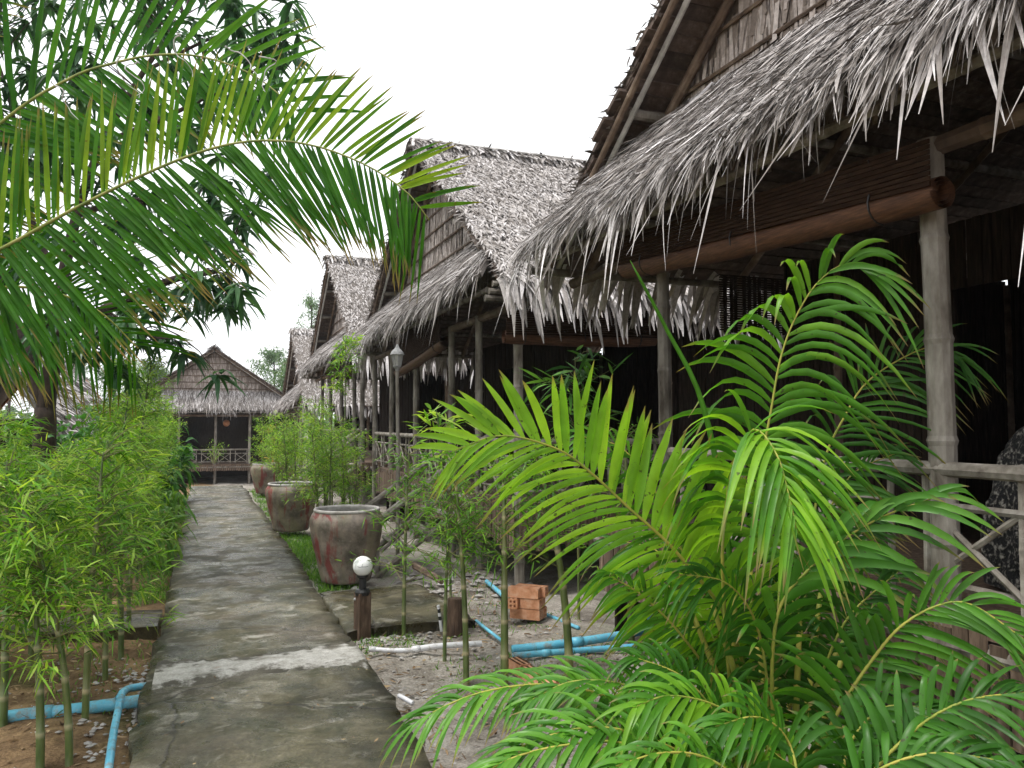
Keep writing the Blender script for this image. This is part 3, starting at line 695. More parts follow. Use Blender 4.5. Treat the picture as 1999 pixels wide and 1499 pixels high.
H3 = hut('thatched_hut', 'third thatched hut in the row, narrow pale roof beyond the second', (3.0, 19.8, 0), 0, 0,
         [(-3.6, .055), (-2.6, .05), (-.9, .05), (.9, .05), (2.4, .05)], [(1.75, -3.6), (4.35, -3.6)],
         [((0, -2.5), (0, 3.0))], roof_near=15000, skirt_n=7000, fringe=0, ncourse=32, group='thatched huts in a row')
H4 = hut('thatched_hut', 'fourth and farthest thatched hut of the row, mostly hidden', (3.0, 28.4, -.85), 0, 0,
         [(-3.6, .055), (-1.6, .05), (.6, .05), (2.4, .05)], [(1.75, -3.6)], [((0, -3.5), (0, 3.0))], roof_near=6500, skirt_n=3000, ncourse=26, group='thatched huts in a row')
H5 = hut('thatched_hut', 'hut at the end of the path facing us with a wide triangular gable', (.32, 35.3, -.92), R(90), 0,
         [(-3.5, .06), (-1.45, .06), (-.1, .06), (1.3, .055), (3.2, .055)], [(1.75, -3.6), (1.75, 2.4)], [((0, -1.4), (0, 3.2))], roof_near=2600, skirt_n=9000, ncourse=26, skz=.55)

# ---------------------------------------------------------------- roller blinds under the eaves
def roller_blind(p0, p1, r, top, label):
    p0, p1 = np.asarray(p0, float), np.asarray(p1, float)
    root = empty('roller_blind', (p0 + p1) / 2); tag(root, label, 'blind', 'rolled bamboo blinds')
    n = 14; ts = np.linspace(0, 1, n); P = p0 + (p1 - p0) * ts[:, None]; P[:, 2] -= .02 * np.sin(np.pi * ts)
    m = MB(); d = unit(p1 - p0)
    # the roll: an open spiral of matting so that its end shows the winding
    A = unit(np.cross(d, V(0, 0, 1))); th = np.linspace(0, 6 * np.pi, 66); rr = r * (0.35 + 0.65 * th / th[-1])
    prof = A[None] * (rr * np.cos(th))[:, None] + V(0, 0, 1)[None] * (rr * np.sin(th))[:, None]
    v = (P[:, None] + prof[None] * (1 + .05 * np.sin(ts * 17)[:, None, None])).reshape(-1, 3); k = len(th)
    ii = (np.arange(n - 1)[:, None] * k + np.arange(k - 1)[None]).ravel()
    m.add(v, np.stack([ii, ii + 1, ii + k + 1, ii + k], 1)); m.build('roll', 'blind', root, True, smooth=True)
    m = MB(); k = max(3, int((top - p0[2]) / .022))                  # unrolled strip above, one lath after another
    for i in range(k):
        z = r * .3 + (top - p0[2]) * i / k
        m.bar(p0 + V(0, 0, z) + A * r * .9, p1 + V(0, 0, z) + A * r * .9, .008, .018)
    m.build('matting', 'matting', root, True)
    for f in (.12, .5, .88):
        c = p0 + (p1 - p0) * f
        ring = [c + (A * math.cos(q) + V(0, 0, 1) * math.sin(q)) * r * 1.08 for q in np.linspace(-.5 * np.pi, 1.2 * np.pi, 14)]
        MB().tube(np.array(ring + [c + A * r + V(0, 0, top - p0[2])]), .005, 5).build('cord', 'black', root, True)
    return root
roller_blind((2.84, 5.05, 2.72), (2.84, 2.4, 2.56), .08, 2.92, 'long orange brown rolled blind hanging under the eave of the nearest hut')
roller_blind((2.8, 7.5, 2.47), (4.55, 7.5, 2.5), .075, 2.88, 'rolled brown blind on the near side of the second hut')
roller_blind((2.92, 12.7, 2.42), (2.92, 10.0, 2.66), .085, 2.9, 'tilted rolled blind on the front of the second hut near the lantern pole')

# thin see-through lath blind in the far side opening of the nearest hut
root = empty('woven_screen', (4.1, 5.0, 2.3)); tag(root, 'thin woven screen with light coming through, inside the nearest hut', 'screen')
m = MB()
for i in range(24):
    z = 2.3 + i * .018
    m.box((4.75, 5.0, z), (2.3, .006, .011))
for x in np.arange(3.65, 5.9, .055):
    m.box((x + rng.normal(0, .008), 5.008, 2.5), (.03, .005, .44))
m.build('lath', 'slat_dark', root, True, kind='stuff')

# speckled cloth heap behind the railing at the right edge
m = MB(); n1, n2 = 36, 36
c0 = onX(1990, 880, 3.45)
th = np.linspace(0, np.pi, n1); ph = np.linspace(0, np.pi, n2)
TH, PH = np.meshgrid(th, ph, indexing='ij')
rr = 1 + .06 * np.sin(5 * TH + 3 * PH) + .05 * np.sin(9 * PH) + rng.normal(0, .012, TH.shape)
v = np.stack([c0[0] + .3 + .26 * rr * np.cos(PH), c0[1] + .0 + .36 * rr * np.sin(PH) * np.cos(TH), .82 + .84 * rr * np.sin(PH) * np.sin(TH) ** .8], -1).reshape(-1, 3)
ii = (np.arange(n1 - 1)[:, None] * n2 + np.arange(n2 - 1)[None]).ravel()
m.add(v, np.stack([ii, ii + 1, ii + n2 + 1, ii + n2], 1))
tag(m.build('speckled_cover', 'speckle', smooth=True), 'black and white speckled cover on the porch at the right edge', 'cover')

# ---------------------------------------------------------------- staircases
def stairs(xb, xt, y0, y1, zt, label, zb=-.12):
    root = empty('staircase', ((xb + xt) / 2, (y0 + y1) / 2, zb)); tag(root, label, 'stairs', 'bamboo stairs up to the huts')
    for y in (y0, y1):
        pole((xb, y, zb), (xt, y, zt), .04).build('stringer', 'pole_light', root, True)
        pole((xb - .1, y, zb + .52), (xt + .1, y, zt + .66), .042).build('handrail', 'pole_light', root, True)
        pole((xb + .1, y, zb + .3), (xt, y, zt + .36), .02, 6).build('rail', 'pole', root, True)
        for f in (.05, .5, .95):
            c = V(xb, y, zb) + (V(xt, y, zt) - V(xb, y, zb)) * f
            pole(c - V(0, 0, .08 if f > .1 else 0), c + V(0, 0, .62), .03).build('stair_post', 'pole_light', root, True)
    for i in range(5):
        f = (i + .6) / 5.2; c = V(xb, 0, zb) + (V(xt, 0, zt) - V(xb, 0, zb)) * f
        t = empty('tread', c + V(0, (y0 + y1) / 2, 0)); t.parent = root; t.matrix_parent_inverse = WM(root).inverted()
        for k in range(3):
            pole(c + V(.05 * k - .04, y0 - .04, .035), c + V(.05 * k - .04, y1 + .04, .035), .024, 6).build('tread_pole', 'pole_light', t, True)
stairs(1.72, 3.0, 8.75, 9.75, .8, 'worn bamboo stairs behind the nearest jar, climbing to the second hut')
stairs(1.75, 3.0, 16.3, 17.2, .8, 'bamboo stairs behind the feathery bamboo, climbing to the third hut')
# fallen bundle of poles at the foot of the stairs
root = empty('plank_bundle', gnd(840, 1130, -.08)); tag(root, 'short bundle of brown poles fallen at the foot of the nearer stairs', 'poles')
for k in range(4):
    a = gnd(812, 1108, .06) + V(0, .03 * k, .02 * (k % 2)); b = gnd(862, 1136, .04) + V(0, .05 * k, .025 * (k % 2))
    pole(a, b, .026).build('pole', 'pole_brown', root, True)

# ---------------------------------------------------------------- lantern pole
b = V(*gnd(776, 1112, -.08)); top = b + V(-.02, 0, 2.28)
root = empty('lantern_pole', b); tag(root, 'slim grey pole carrying a small lantern in front of the second hut', 'lamp')
MB().tube([b - V(0, 0, .1), b + V(0, .01, 1.2), top], [.024, .022, .02], 10).build('pole', 'pole', root, True)
m = MB().lathe([(0, 0), (.022, 0), (.03, .02), (.05, .05), (.05, .06), (0, .06)], 12, top); m.build('collar', 'lamp_grey', root, True)
m = MB().lathe([(.042, .06), (.065, .19), (0, .19)], 8, top); m.build('glass', 'frosted', root, True)
m = MB().lathe([(.085, .185), (.07, .22), (.03, .26), (.012, .3), (0, .31)], 10, top); m.build('lantern_cap', 'lamp_grey', root, True)
for k in range(8):
    a = k * math.pi / 4
    MB().bar(top + V(.044 * math.cos(a), .044 * math.sin(a), .06), top + V(.068 * math.cos(a), .068 * math.sin(a), .19), .008, .008).build('glazing_bar', 'lamp_grey', root, True)

c = V(*at(442, 826, 34.0)); root = empty('hanging_lantern', c); tag(root, 'round reddish wicker lantern hanging under the end hut eave', 'lamp')
MB().lathe([(max(.001, .14 * math.sin(t)), -.14 * math.cos(t)) for t in np.linspace(0, math.pi, 12)], 16, c).build('ball', 'brick', root, True, smooth=True)
MB().tube([c + V(0, 0, .13), c + V(0, 0, .55)], .012, 6).build('cord', 'black', root, True)

# ---------------------------------------------------------------- jars
def jar(c, r, h, label, tilt=0, bed=True):
    root = empty('water_jar', c, tilt); tag(root, label, 'jar', 'big glazed jars along the path')
    prof = [(0, 0), (.66, 0), (.68, .02), (.76, .2), (.88, .45), (.965, .66), (1.0, .78), (.99, .86), (.93, .92), (.89, .95), (.88, .965)]
    prof = np.array(prof); k = np.linspace(0, 1, 44)
    d = np.r_[0, np.cumsum(np.linalg.norm(np.diff(prof, axis=0), axis=1))]; d /= d[-1]
    pr = np.stack([np.interp(k, d, prof[:, 0]) * r, np.interp(k, d, prof[:, 1]) * h], 1)
    m = MB().lathe(pr, 56); v = m.v[0]; a = np.arctan2(v[:, 1], v[:, 0]); f = 1 + .012 * np.sin(3 * a + 1) + .008 * np.sin(v[:, 2] * 22 + 2 * a); v[:, 0] *= f; v[:, 1] *= f
    m.build('body', 'jar', root, smooth=True)
    MB().lathe([(.875 * r, .95 * h), (.9 * r, .962 * h), (.905 * r, .985 * h), (.88 * r, 1.0 * h), (.83 * r, .998 * h), (.815 * r, .97 * h), (.86 * r, .9 * h), (.9 * r, .78 * h)], 56).build('rim', 'jar_rim', root, smooth=True)
    MB().lathe([(0, .8 * h), (.5 * r, .8 * h), (.9 * r, .8 * h)], 40).build('water', 'water', root)
    return root
jar(gnd(676, 1132, -.02), .375, .74, 'nearest big jar with red glaze drips beside the path', .4)
jar(gnd(568, 1034, -.02), .385, .71, 'second big jar, dull grey with faded red smears', 2.2)
jar(gnd(523, 962, -.02), .4, .68, 'farthest of the three jars, half hidden by bamboo leaves', 4.0)

# ---------------------------------------------------------------- globe lamp on its post
c = V(*gnd(707, 1236, -.06)); root = empty('globe_lamp', c); tag(root, 'white globe lamp on a short dark wooden post beside the path', 'lamp')
MB().box(c + V(0, 0, .1), (.1, .1, .44), Matrix.Rotation(.3, 3, 'Z')).build('post', 'wood', root, True)
MB().lathe([(0, .3), (.058, .3), (.062, .325), (.05, .345), (.03, .35), (.03, .43), (.045, .44), (.045, .455), (0, .455)], 20, c).build('bracket', 'black', root, True, smooth=False)
g = MB().lathe([(max(.0004, .078 * math.sin(t)), .525 - .078 * math.cos(t)) for t in np.linspace(0, math.pi, 22)], 32, c).build('globe', 'globe', root, True, smooth=True)
toc = unit(CAM - c); side = unit(np.cross(V(0, 0, 1), toc))
MB().tube([c + V(0, 0, .525) + unit(toc * 1 + side * a + V(0, 0, b)) * .0785 for a, b in ((-.62, -.12), (-.3, -.2), (0, -.16), (.3, -.18), (.6, -.14))], .0016, 5).build('crack', 'black', g, True)
MB().tube([c + V(0, 0, .525) + unit(toc * 1 + side * a + V(0, 0, b)) * .0785 for a, b in ((-.1, -.18), (-.05, .0), (.0, .12))], .0012, 5).build('crack', 'black', g, True)
for s, z in ((1, .26), (-1, .27), (-1, .12)):
    MB().lathe([(0, 0), (.012, 0), (.014, .01), (0, .022)], 10, c + side * -s * .058 + V(0, 0, z)).build('bolt', 'lamp_grey', root, True)
c = V(*gnd(888, 1232, -.08)); root = empty('wooden_stump', c); tag(root, 'short weathered wooden post standing among the bamboo behind the pipes', 'post')
MB().tube([c + V(0, 0, -.1), c + V(.005, 0, .1), c + V(.01, .01, .26)], [.075, .068, .065], 14).build('post', 'wood', root, True)
c = V(*gnd(862, 1232, -.08)); root = empty('striped_stick', c); tag(root, 'thin stick ringed in black and white leaning among the bamboo', 'stick')
for k in range(7):
    MB().tube([c + V(-.004 * k, .0, .03 * k), c + V(-.004 * (k + 1), 0, .03 * (k + 1) - .001)], .013, 8).build('band', 'black' if (k % 2 and k > 2) else 'pvc_white', root, True)

# ---------------------------------------------------------------- bricks
def brick(c, ax, label, L=.175, W=.085, H=.085, group='loose hollow bricks', parent=None):
    ax = unit(np.asarray(ax, float)); ay = np.cross(V(0, 0, 1), ax); rot = np.stack([ax, ay, V(0, 0, 1)], 1); c = np.asarray(c, float)
    root = empty('brick', c - V(0, 0, H / 2)); tag(root, label, 'brick', group)
    e = MB()
    m = MB(); t = .5 * L; hs = .02
    # shell with real holes: walls, floor, roof and webs
    for y in (-W / 2 + .008, 0, W / 2 - .008): m.box(c + rot @ V(0, y, 0), (L, .016, H), rot)
    for z in (-H / 2 + .008, 0, H / 2 - .008): m.box(c + rot @ V(0, 0, z), (L - .002, W - .002, .016), rot)
    for y in (-1, 1):
        for z in (-1, 1): m.box(c + rot @ V(0, y * .0215, z * .0215), (L * .62, .03, .03), rot)
    m.build('shell', 'brick', root, True)
bc = V(*gnd(1030, 1205, -.06)); bx = unit(V(.75, -.66, 0)); by = np.cross(V(0, 0, 1), bx)
lay = ['bottom', 'middle', 'top']
for k in range(3):
    z = bc[2] + .045 + k * .088
    if k == 1:
        for j in range(2): brick(bc - by * .04 + bx * (-.09 + .136 * j) + V(0, 0, z - bc[2]), bx if j else by, ('left' if j == 0 else 'right') + ' brick in the middle layer of the brick pile')
        brick(bc + bx * .04 + by * .055 + V(0, 0, z - bc[2]), bx, 'rear brick in the middle layer of the brick pile')
    else:
        for j in range(2): brick(bc + by * (-.045 + .092 * j) + bx * rng.normal(0, .008) + V(0, 0, z - bc[2]), bx + by * rng.normal(0, .05), ('front' if j == 0 else 'rear') + ' brick in the %s layer of the brick pile' % lay[k], L=.27)
# half buried brick edging running to the lower right
e0, e1 = gnd(1000, 1300, -.05), gnd(1075, 1345, -.05); dd = unit(e1 - e0)
for k in range(3):
    brick(e0 + dd * (.1 + .185 * k) + V(0, 0, .02 - .008 * k), dd, ['orange brick nearest the bamboo stalk in the brick edging', 'middle brick of the low brick edging', 'last brick of the low edging, next to the concrete kerb'][k], group='brick edging by the pipes')
m = MB().bar(e0 + dd * .6 + V(0, 0, 0), e0 + dd * 1.35 + V(0, 0, -.01), .1, .1)
tag(m.build('kerb', 'path'), 'mossy concrete kerb continuing the line of edging bricks', 'kerb', kind='structure')

# ---------------------------------------------------------------- pipes
def pipe(pts, r, mat, label, collars=(), name='pipe', group='plastic pipes lying about'):
    P, ln = catmull(pts, 24) if len(pts) > 2 else (np.linspace(pts[0], pts[1], 6), np.linalg.norm(np.asarray(pts[1]) - pts[0]))
    root = empty(name, P[0]); tag(root, label, 'pipe', group)
    m = MB().tube(P, r, 14, cap=False); m.tube(P, r * .84, 14, cap=True); m.build('barrel', mat, root, True, smooth=True)
    for f in collars:
        i = min(len(P) - 2, max(1, int(f * (len(P) - 1)))); d = unit(P[i + 1] - P[i - 1])
        MB().tube([P[i] - d * r * 1.4, P[i] + d * r * 1.4], r * 1.16, 14).build('collar', mat, root, True, smooth=True)
def gz(u, v, z): return V(*gnd(u, v, z))
pipe([gz(-120, 1432, -.05), gz(0, 1402, -.05), gz(140, 1386, -.05), gz(288, 1366, -.055)], .036, 'pvc_blue', 'thick blue pipe lying on the soil left of the path', (.5,))
pipe([gz(208, 1530, -.04), gz(222, 1430, -.03), gz(238, 1352, .0)], .02, 'pvc_blue', 'thin blue pipe crossing over the thick blue one on the left', (.9,))
pipe([gz(232, 1362, -.01), gz(250, 1345, -.02), gz(292, 1338, -.04)], .022, 'pvc_blue', 'short bent blue pipe end meeting the left edge of the path')
pipe([gz(723, 1267, -.05), gz(770, 1270, -.06), gz(815, 1268, -.06)], .017, 'pvc_white', 'short white pipe stub with blue end at the edge of the path', (.04,))
pipe([gz(806, 1268, -.06), gz(860, 1261, -.05), gz(940, 1256, -.05)], .022, 'pvc_white', 'white pipe lying on the sand among the bamboo stalks', (.05,))
pipe([gz(728, 1223, -.05), gz(790, 1221, -.05), gz(850, 1217, -.04), gz(868, 1218, -.05), gz(884, 1226, -.07)], .016, 'pvc_blue', 'thin pale blue pipe behind the globe lamp', (.75, .9))
pipe([gz(930, 1212, -.07), gz(950, 1228, -.05), gz(985, 1255, -.06)], .013, 'pvc_blue', 'thin blue pipe slanting down left of the brick pile')
pipe([gz(1000, 1268, -.04), gz(1090, 1258, -.03), gz(1200, 1242, -.03), gz(1300, 1222, -.05)], .032, 'pvc_blue', 'thick blue pipe running right from the middle bamboo stalk', (.35,))
pipe([gz(1002, 1280, -.05), gz(1100, 1272, -.05), gz(1240, 1262, -.06)], .022, 'pvc_blue', 'thinner blue pipe below and parallel to the thick one', (.3,))
pipe([gz(1268, 1232, -.1), at(1270, 1180, 5.9), at(1262, 1150, 5.9), at(1250, 1137, 5.9), at(1236, 1143, 5.9)], .02, 'pvc_blue', 'upright blue standpipe with a bent top behind the palm', (.35, .85))
pipe([gz(950, 1135, -.05), gz(985, 1165, -.05)], .022, 'pvc_blue', 'dull blue pipe piece left of and behind the brick pile')
pipe([gz(1068, 1200, -.06), gz(1130, 1226, -.06)], .015, 'pvc_blue', 'thin pale blue pipe leading right from the brick pile')
pipe([gz(779, 1358, -.05), gz(792, 1365, -.05), gz(806, 1373, -.06)], .014, 'pvc_white', 'white pipe stub sticking out under the right edge of the path')

# ================================================================ PLANTS
def frond(root, pts, hint, L, w, pairs, mat, parts=True, bag=None, rr=.01, a0=68, a1=28, start=.16, droop=.35, lift=.12, asym=(1, 1), fold=.5, tint=(.2, .9), seg=7, jit=.07, mt='stem', aoff=(0, 0), wasym=(1, 1), dasym=(1, 1), tasym=(1, 1), bj=.03, extra=None):
    P, ln = catmull(pts, 60); T = unit(np.gradient(P, axis=0)); h = np.asarray(hint, float)
    rad = np.interp(np.linspace(0, 1, 60), [0, .3, 1], [rr, rr * .75, rr * .2])
    f = MB().tube(P, rad, 7).build('frond', mt, root, True, smooth=True)
    ts = np.linspace(start, .985, pairs)
    for t in ts:
        for s in (-1, 1):
            tt = min(.995, t + rng.normal(0, .004)); x = tt * 59; i = int(x); fr = x - i
            p = P[i] * (1 - fr) + P[min(59, i + 1)] * fr; d = T[i]
            N = unit(h - d * (h @ d)); S = np.cross(d, N)
            q = (tt - start) / (1 - start)
            a = R(a0 + (a1 - a0) * q ** 1.6) + rng.normal(0, jit) + R(aoff[0 if s < 0 else 1])
            D = d * math.cos(a) + S * s * math.sin(a) + N * (lift + rng.normal(0, jit * .8))
            l = L * np.interp(q, [0, .12, .4, .7, 1], [.55, .85, 1, .8, .38]) * rng.uniform(.9, 1.08) * asym[0 if s < 0 else 1]
            b = bag if (bag is not None and not parts) else MB()
            si = 0 if s < 0 else 1
            ww = w * np.interp(q, [0, .3, 1], [.75, 1, .55]) * rng.uniform(.85, 1.1) * wasym[si]
            b.strips([p], D, np.cross(unit(D), N), l, ww, droop * rng.uniform(.6, 1.4) * dasym[si], seg, palmprof, fold, tint=rng.uniform(*tint) * tasym[si], bend=[rng.normal(0, bj, 3) * l])
            if extra is not None and s > 0:                     # the crowded underside row has about twice as many leaflets
                p2 = P[min(59, i + 1)] * .5 + p * .5
                extra.strips([p2], D + rng.normal(0, .05, 3), np.cross(unit(D), N), l * rng.uniform(.85, 1.1), ww, droop * dasym[si], seg, palmprof, fold, tint=rng.uniform(*tint) * tasym[si] * .8)
            if parts: b.build('leaflet', mat, f, True, smooth=True)
    return f
TC = -FW                                                    # towards the viewer's side of the garden

# ---- young coconut palm left of the path
base = at(-470, 760, 4.7)
cp = empty('coconut_palm', V(base[0], base[1], -.12)); tag(cp, 'young coconut palm arching long green fronds over the path from the left', 'palm')
MB().tube([V(base[0] - .1, base[1], -.3), V(base[0] - .05, base[1], .6), V(base[0], base[1], 1.3), base + V(0, 0, .1)], [.16, .12, .1, .07], 14).build('trunk', 'bark', cp, True, smooth=True)
def px(l): return [at(u, v, d) for (u, v, d) in l]
bag = MB()
frond(cp, [base] + px([(-230, 600, 4.5), (0, 487, 4.3), (150, 405, 4.2), (300, 332, 4.1), (420, 288, 4.05), (520, 274, 4.0), (620, 286, 3.95), (720, 325, 3.9), (795, 376, 3.85), (838, 430, 3.85)]),
      TC + V(0, 0, .35), .82, .0235, 104, 'coco', True, None, .016, 62, 46, .12, .08, .04, (.95, 1.3), .45, (.3, 1.0), 9, .04, aoff=(18, 0), mt='rib', wasym=(.92, .62), dasym=(.7, .7), tasym=(1, .55), bj=.018, extra=bag)
frond(cp, [base] + px([(-250, 480, 5.0), (0, 242, 4.9), (133, 155, 4.8), (215, 125, 4.75), (308, 107, 4.7), (400, 112, 4.7), (500, 150, 4.65), (590, 225, 4.6)]),
      TC + V(0, 0, .3), .98, .031, 46, 'coco', True, None, .018, 60, 40, .14, .06, .05, (1.0, 1.1), .45, (.0, .6), 8, .04, aoff=(10, 0), mt='rib', wasym=(1, .65), extra=bag)
for l, tn in (([(-300, 700, 5.2), (-120, 590, 5.2), (40, 560, 5.1), (180, 600, 5.0), (270, 680, 5.0)], (0, .5)), ([(-330, 300, 5.4), (-150, -20, 5.4), (20, -170, 5.3), (250, -190, 5.2)], (0, .5)),
              ([(-380, 400, 4.9), (-330, 100, 4.8), (-250, -200, 4.7)], (.1, .6)), ([(-560, 500, 4.4), (-800, 400, 4.0), (-1100, 500, 3.6)], (.2, .8)), ([(-560, 500, 5.4), (-800, 400, 6.4), (-900, 500, 7)], (.2, .8))):
    frond(cp, [base] + px(l), TC + V(0, 0, .4), .95, .018, 60, 'coco', False, bag, .02, 62, 40, .15, .14, .06, (1, 1.1), .45, tn, 7, .05)
bag.build('leaflets', 'coco', cp, True, kind='stuff')
# dry thread-like fibres curling off the leaflet tips
for (u, v) in ((345, 95), (270, 150), (505, 140), (440, 120), (100, 190), (230, 140)):
    p = at(u, v - 30, 4.05); q = [p]
    for k in range(7): q.append(q[-1] + V(rng.normal(.01, .025), rng.normal(0, .02), -.035 + .03 * (k < 2)))
    c, _ = catmull(q, 18); MB().tube(c, np.linspace(.004, .0015, 18), 5).build('fibre', 'pole_white', cp, True)

# ---- areca palm in the right foreground
b0 = at(1490, 1640, 3.2); b0[2] = -.12
ap = empty('areca_palm', b0); tag(ap, 'lush bright green areca palm clump in the right foreground', 'palm')
bag = MB(); bag2 = MB()
def AF(l, **k):
    b = b0 + rng.normal(0, 1, 3) * V(.1, .1, 0)
    return frond(ap, [b] + px(l), **k)
kw = dict(mat='areca', rr=.012, fold=.42)
AF([(1440, 1260, 3.25), (1335, 1095, 3.15), (1224, 988, 3.1), (1150, 920, 3.05), (1087, 876, 3.0), (980, 850, 2.95), (885, 880, 2.9)], hint=TC + V(.1, 0, .1), L=.43, w=.026, pairs=48, tint=(.65, 1.0), a0=56, a1=16, start=.3, droop=.14, lift=.06, asym=(1.1, 1.2), aoff=(0, 18), wasym=(.6, .95), dasym=(3.2, 1), **kw)
AF([(1470, 1200, 3.45), (1485, 930, 3.5), (1506, 797, 3.5), (1524, 699, 3.5), (1552, 622, 3.5), (1595, 553, 3.48), (1650, 515, 3.45), (1705, 535, 3.4)], hint=TC * .9 + V(-.6, 0, .3), L=.66, w=.021, pairs=36, tint=(.3, .7), a0=64, a1=20, start=.42, droop=.8, lift=.4, **kw)
AF([(1412, 1150, 3.1), (1425, 940, 3.0), (1468, 840, 2.9), (1515, 885, 2.75), (1542, 975, 2.65), (1556, 1040, 2.6)], hint=TC + V(0, 0, .8), L=.4, w=.017, pairs=34, tint=(.5, .95), a0=66, a1=25, start=.58, droop=.85, lift=.35, **kw)
AF([(1597, 1460, 2.85), (1650, 1366, 2.8), (1702, 1289, 2.8), (1755, 1226, 2.78), (1825, 1184, 2.75), (1895, 1180, 2.7), (2010, 1255, 2.6)], hint=TC * .8 + V(0, 0, .5), L=.4, w=.0155, pairs=38, tint=(.1, .6), a0=66, a1=22, start=.24, droop=.5, lift=.25, parts=False, bag=bag2, **kw)
AF([(1570, 1540, 2.7), (1510, 1471, 2.65), (1412, 1385, 2.6), (1310, 1358, 2.55), (1235, 1382, 2.5)], hint=TC * .7 + V(0, 0, .8), L=.34, w=.017, pairs=30, tint=(.3, .8), a0=66, a1=22, start=.42, droop=.6, lift=.2, **kw)
others = [
    ([(1350, 1450, 3.1), (1250, 1385, 3.0), (1160, 1352, 2.95), (1060, 1336, 2.95), (947, 1350, 2.9), (855, 1385, 2.85), (785, 1430, 2.85)], TC * .4 + V(0, 0, 1), .28, .013, 38, (.4, 1), .45, 62),
    ([(1330, 1500, 2.6), (1210, 1450, 2.55), (1100, 1455, 2.5), (1000, 1480, 2.45), (910, 1530, 2.4)], TC * .5 + V(0, 0, 1), .28, .014, 32, (.5, 1), .45, 62),
    ([(1510, 1250, 3.0), (1580, 1110, 3.0), (1700, 1020, 3.0), (1840, 965, 2.95)], TC + V(.1, 0, .6), .5, .022, 14, (.3, .8), .4, 28),
    ([(1560, 1250, 3.5), (1601, 933, 3.7), (1650, 811, 3.7), (1705, 735, 3.7), (1818, 676, 3.7), (1880, 705, 3.6)], TC + V(-.3, 0, .4), .5, .0115, 40, (.0, .6), .4, 66),
    ([(1400, 1350, 3.2), (1330, 1240, 3.15), (1250, 1160, 3.1), (1180, 1120, 3.05)], TC + V(0, 0, .5), .36, .011, 32, (.5, 1), .4, 62),
    ([(1680, 1540, 2.5), (1780, 1430, 2.45), (1880, 1370, 2.4), (2010, 1350, 2.4)], TC * .6 + V(0, 0, .9), .36, .015, 30, (.0, .5), .4, 66),
    ([(1640, 1560, 2.35), (1720, 1500, 2.3), (1830, 1470, 2.25), (1980, 1490, 2.2)], TC * .6 + V(0, 0, .9), .34, .016, 28, (.0, .5), .4, 66),
    ([(1420, 1480, 2.9), (1330, 1400, 2.9), (1230, 1340, 2.85), (1120, 1330, 2.85), (1030, 1370, 2.8)], TC * .5 + V(0, 0, 1), .32, .014, 34, (.3, .9), .4, 66),
    ([(1420, 1540, 2.7), (1310, 1460, 2.65), (1180, 1420, 2.6), (1060, 1440, 2.55), (960, 1490, 2.5)], TC * .5 + V(0, 0, 1), .32, .015, 34, (.3, .9), .4, 66),
    ([(1440, 1500, 2.9), (1400, 1400, 2.9), (1330, 1320, 2.9), (1230, 1280, 2.9)], TC * .6 + V(0, 0, .8), .34, .014, 32, (0, .6), .4, 66),
    ([(1560, 1560, 2.5), (1540, 1450, 2.5), (1480, 1400, 2.45), (1390, 1420, 2.4)], TC * .6 + V(0, 0, .9), .32, .016, 28, (.2, .7), .4, 66),
    ([(1620, 1560, 2.6), (1660, 1450, 2.6), (1730, 1380, 2.6), (1850, 1390, 2.55)], TC * .6 + V(0, 0, .9), .34, .015, 30, (0, .5), .4, 66),
    ([(1520, 1400, 3.4), (1530, 1250, 3.5), (1580, 1130, 3.5), (1680, 1060, 3.5)], TC + V(0, 0, .5), .4, .013, 32, (0, .4), .4, 66),
    ([(1480, 1400, 3.5), (1450, 1200, 3.6), (1420, 1060, 3.6), (1350, 960, 3.6)], TC + V(0, 0, .4), .4, .013, 32, (0, .5), .4, 66),
    ([(1400, 1260, 3.6), (1300, 1000, 3.7), (1220, 880, 3.7), (1130, 850, 3.7)], TC + V(.1, 0, .5), .38, .012, 30, (.3, .8), .4, 64),
    ([(1540, 1300, 3.6), (1600, 1050, 3.7), (1660, 930, 3.7), (1760, 880, 3.7)], TC + V(.1, 0, .6), .42, .012, 30, (0, .4), .4, 66),
    ([(1500, 1400, 3.1), (1480, 1230, 3.1), (1420, 1140, 3.0), (1320, 1120, 2.95)], TC + V(0, 0, .7), .34, .013, 30, (.1, .5), .45, 64),
    ([(1560, 1430, 3.1), (1610, 1300, 3.1), (1660, 1200, 3.1), (1760, 1110, 3.1)], TC + V(0, 0, .5), .38, .013, 30, (0, .4), .45, 66),
    ([(1460, 1540, 2.4), (1380, 1480, 2.3), (1290, 1470, 2.25), (1190, 1500, 2.2)], TC * .6 + V(0, 0, 1), .3, .016, 28, (.3, .9), .45, 66),
    ([(1440, 1350, 3.6), (1370, 1180, 3.7), (1290, 1080, 3.8), (1180, 1050, 3.9)], TC + V(0, 0, .5), .38, .012, 30, (0, .5), .45, 66),
    ([(1470, 1420, 3.3), (1440, 1300, 3.3), (1380, 1230, 3.3), (1290, 1230, 3.3)], TC + V(0, 0, .8), .34, .012, 28, (0, .5), .5, 64),
    ([(1520, 1450, 3.3), (1560, 1330, 3.3), (1560, 1200, 3.3), (1500, 1120, 3.3)], TC + V(0, 0, .5), .34, .012, 28, (0, .3), .5, 64),
]
kd = dict(kw, mat='areca_shaded')
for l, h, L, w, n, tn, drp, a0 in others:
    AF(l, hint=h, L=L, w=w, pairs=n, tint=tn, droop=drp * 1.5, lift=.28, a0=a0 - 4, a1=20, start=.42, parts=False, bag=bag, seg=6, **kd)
bag.build('leaflets', 'areca_shaded', ap, True, kind='stuff', smooth=True); bag2.build('leaflets', 'areca', ap, True, kind='stuff', smooth=True)
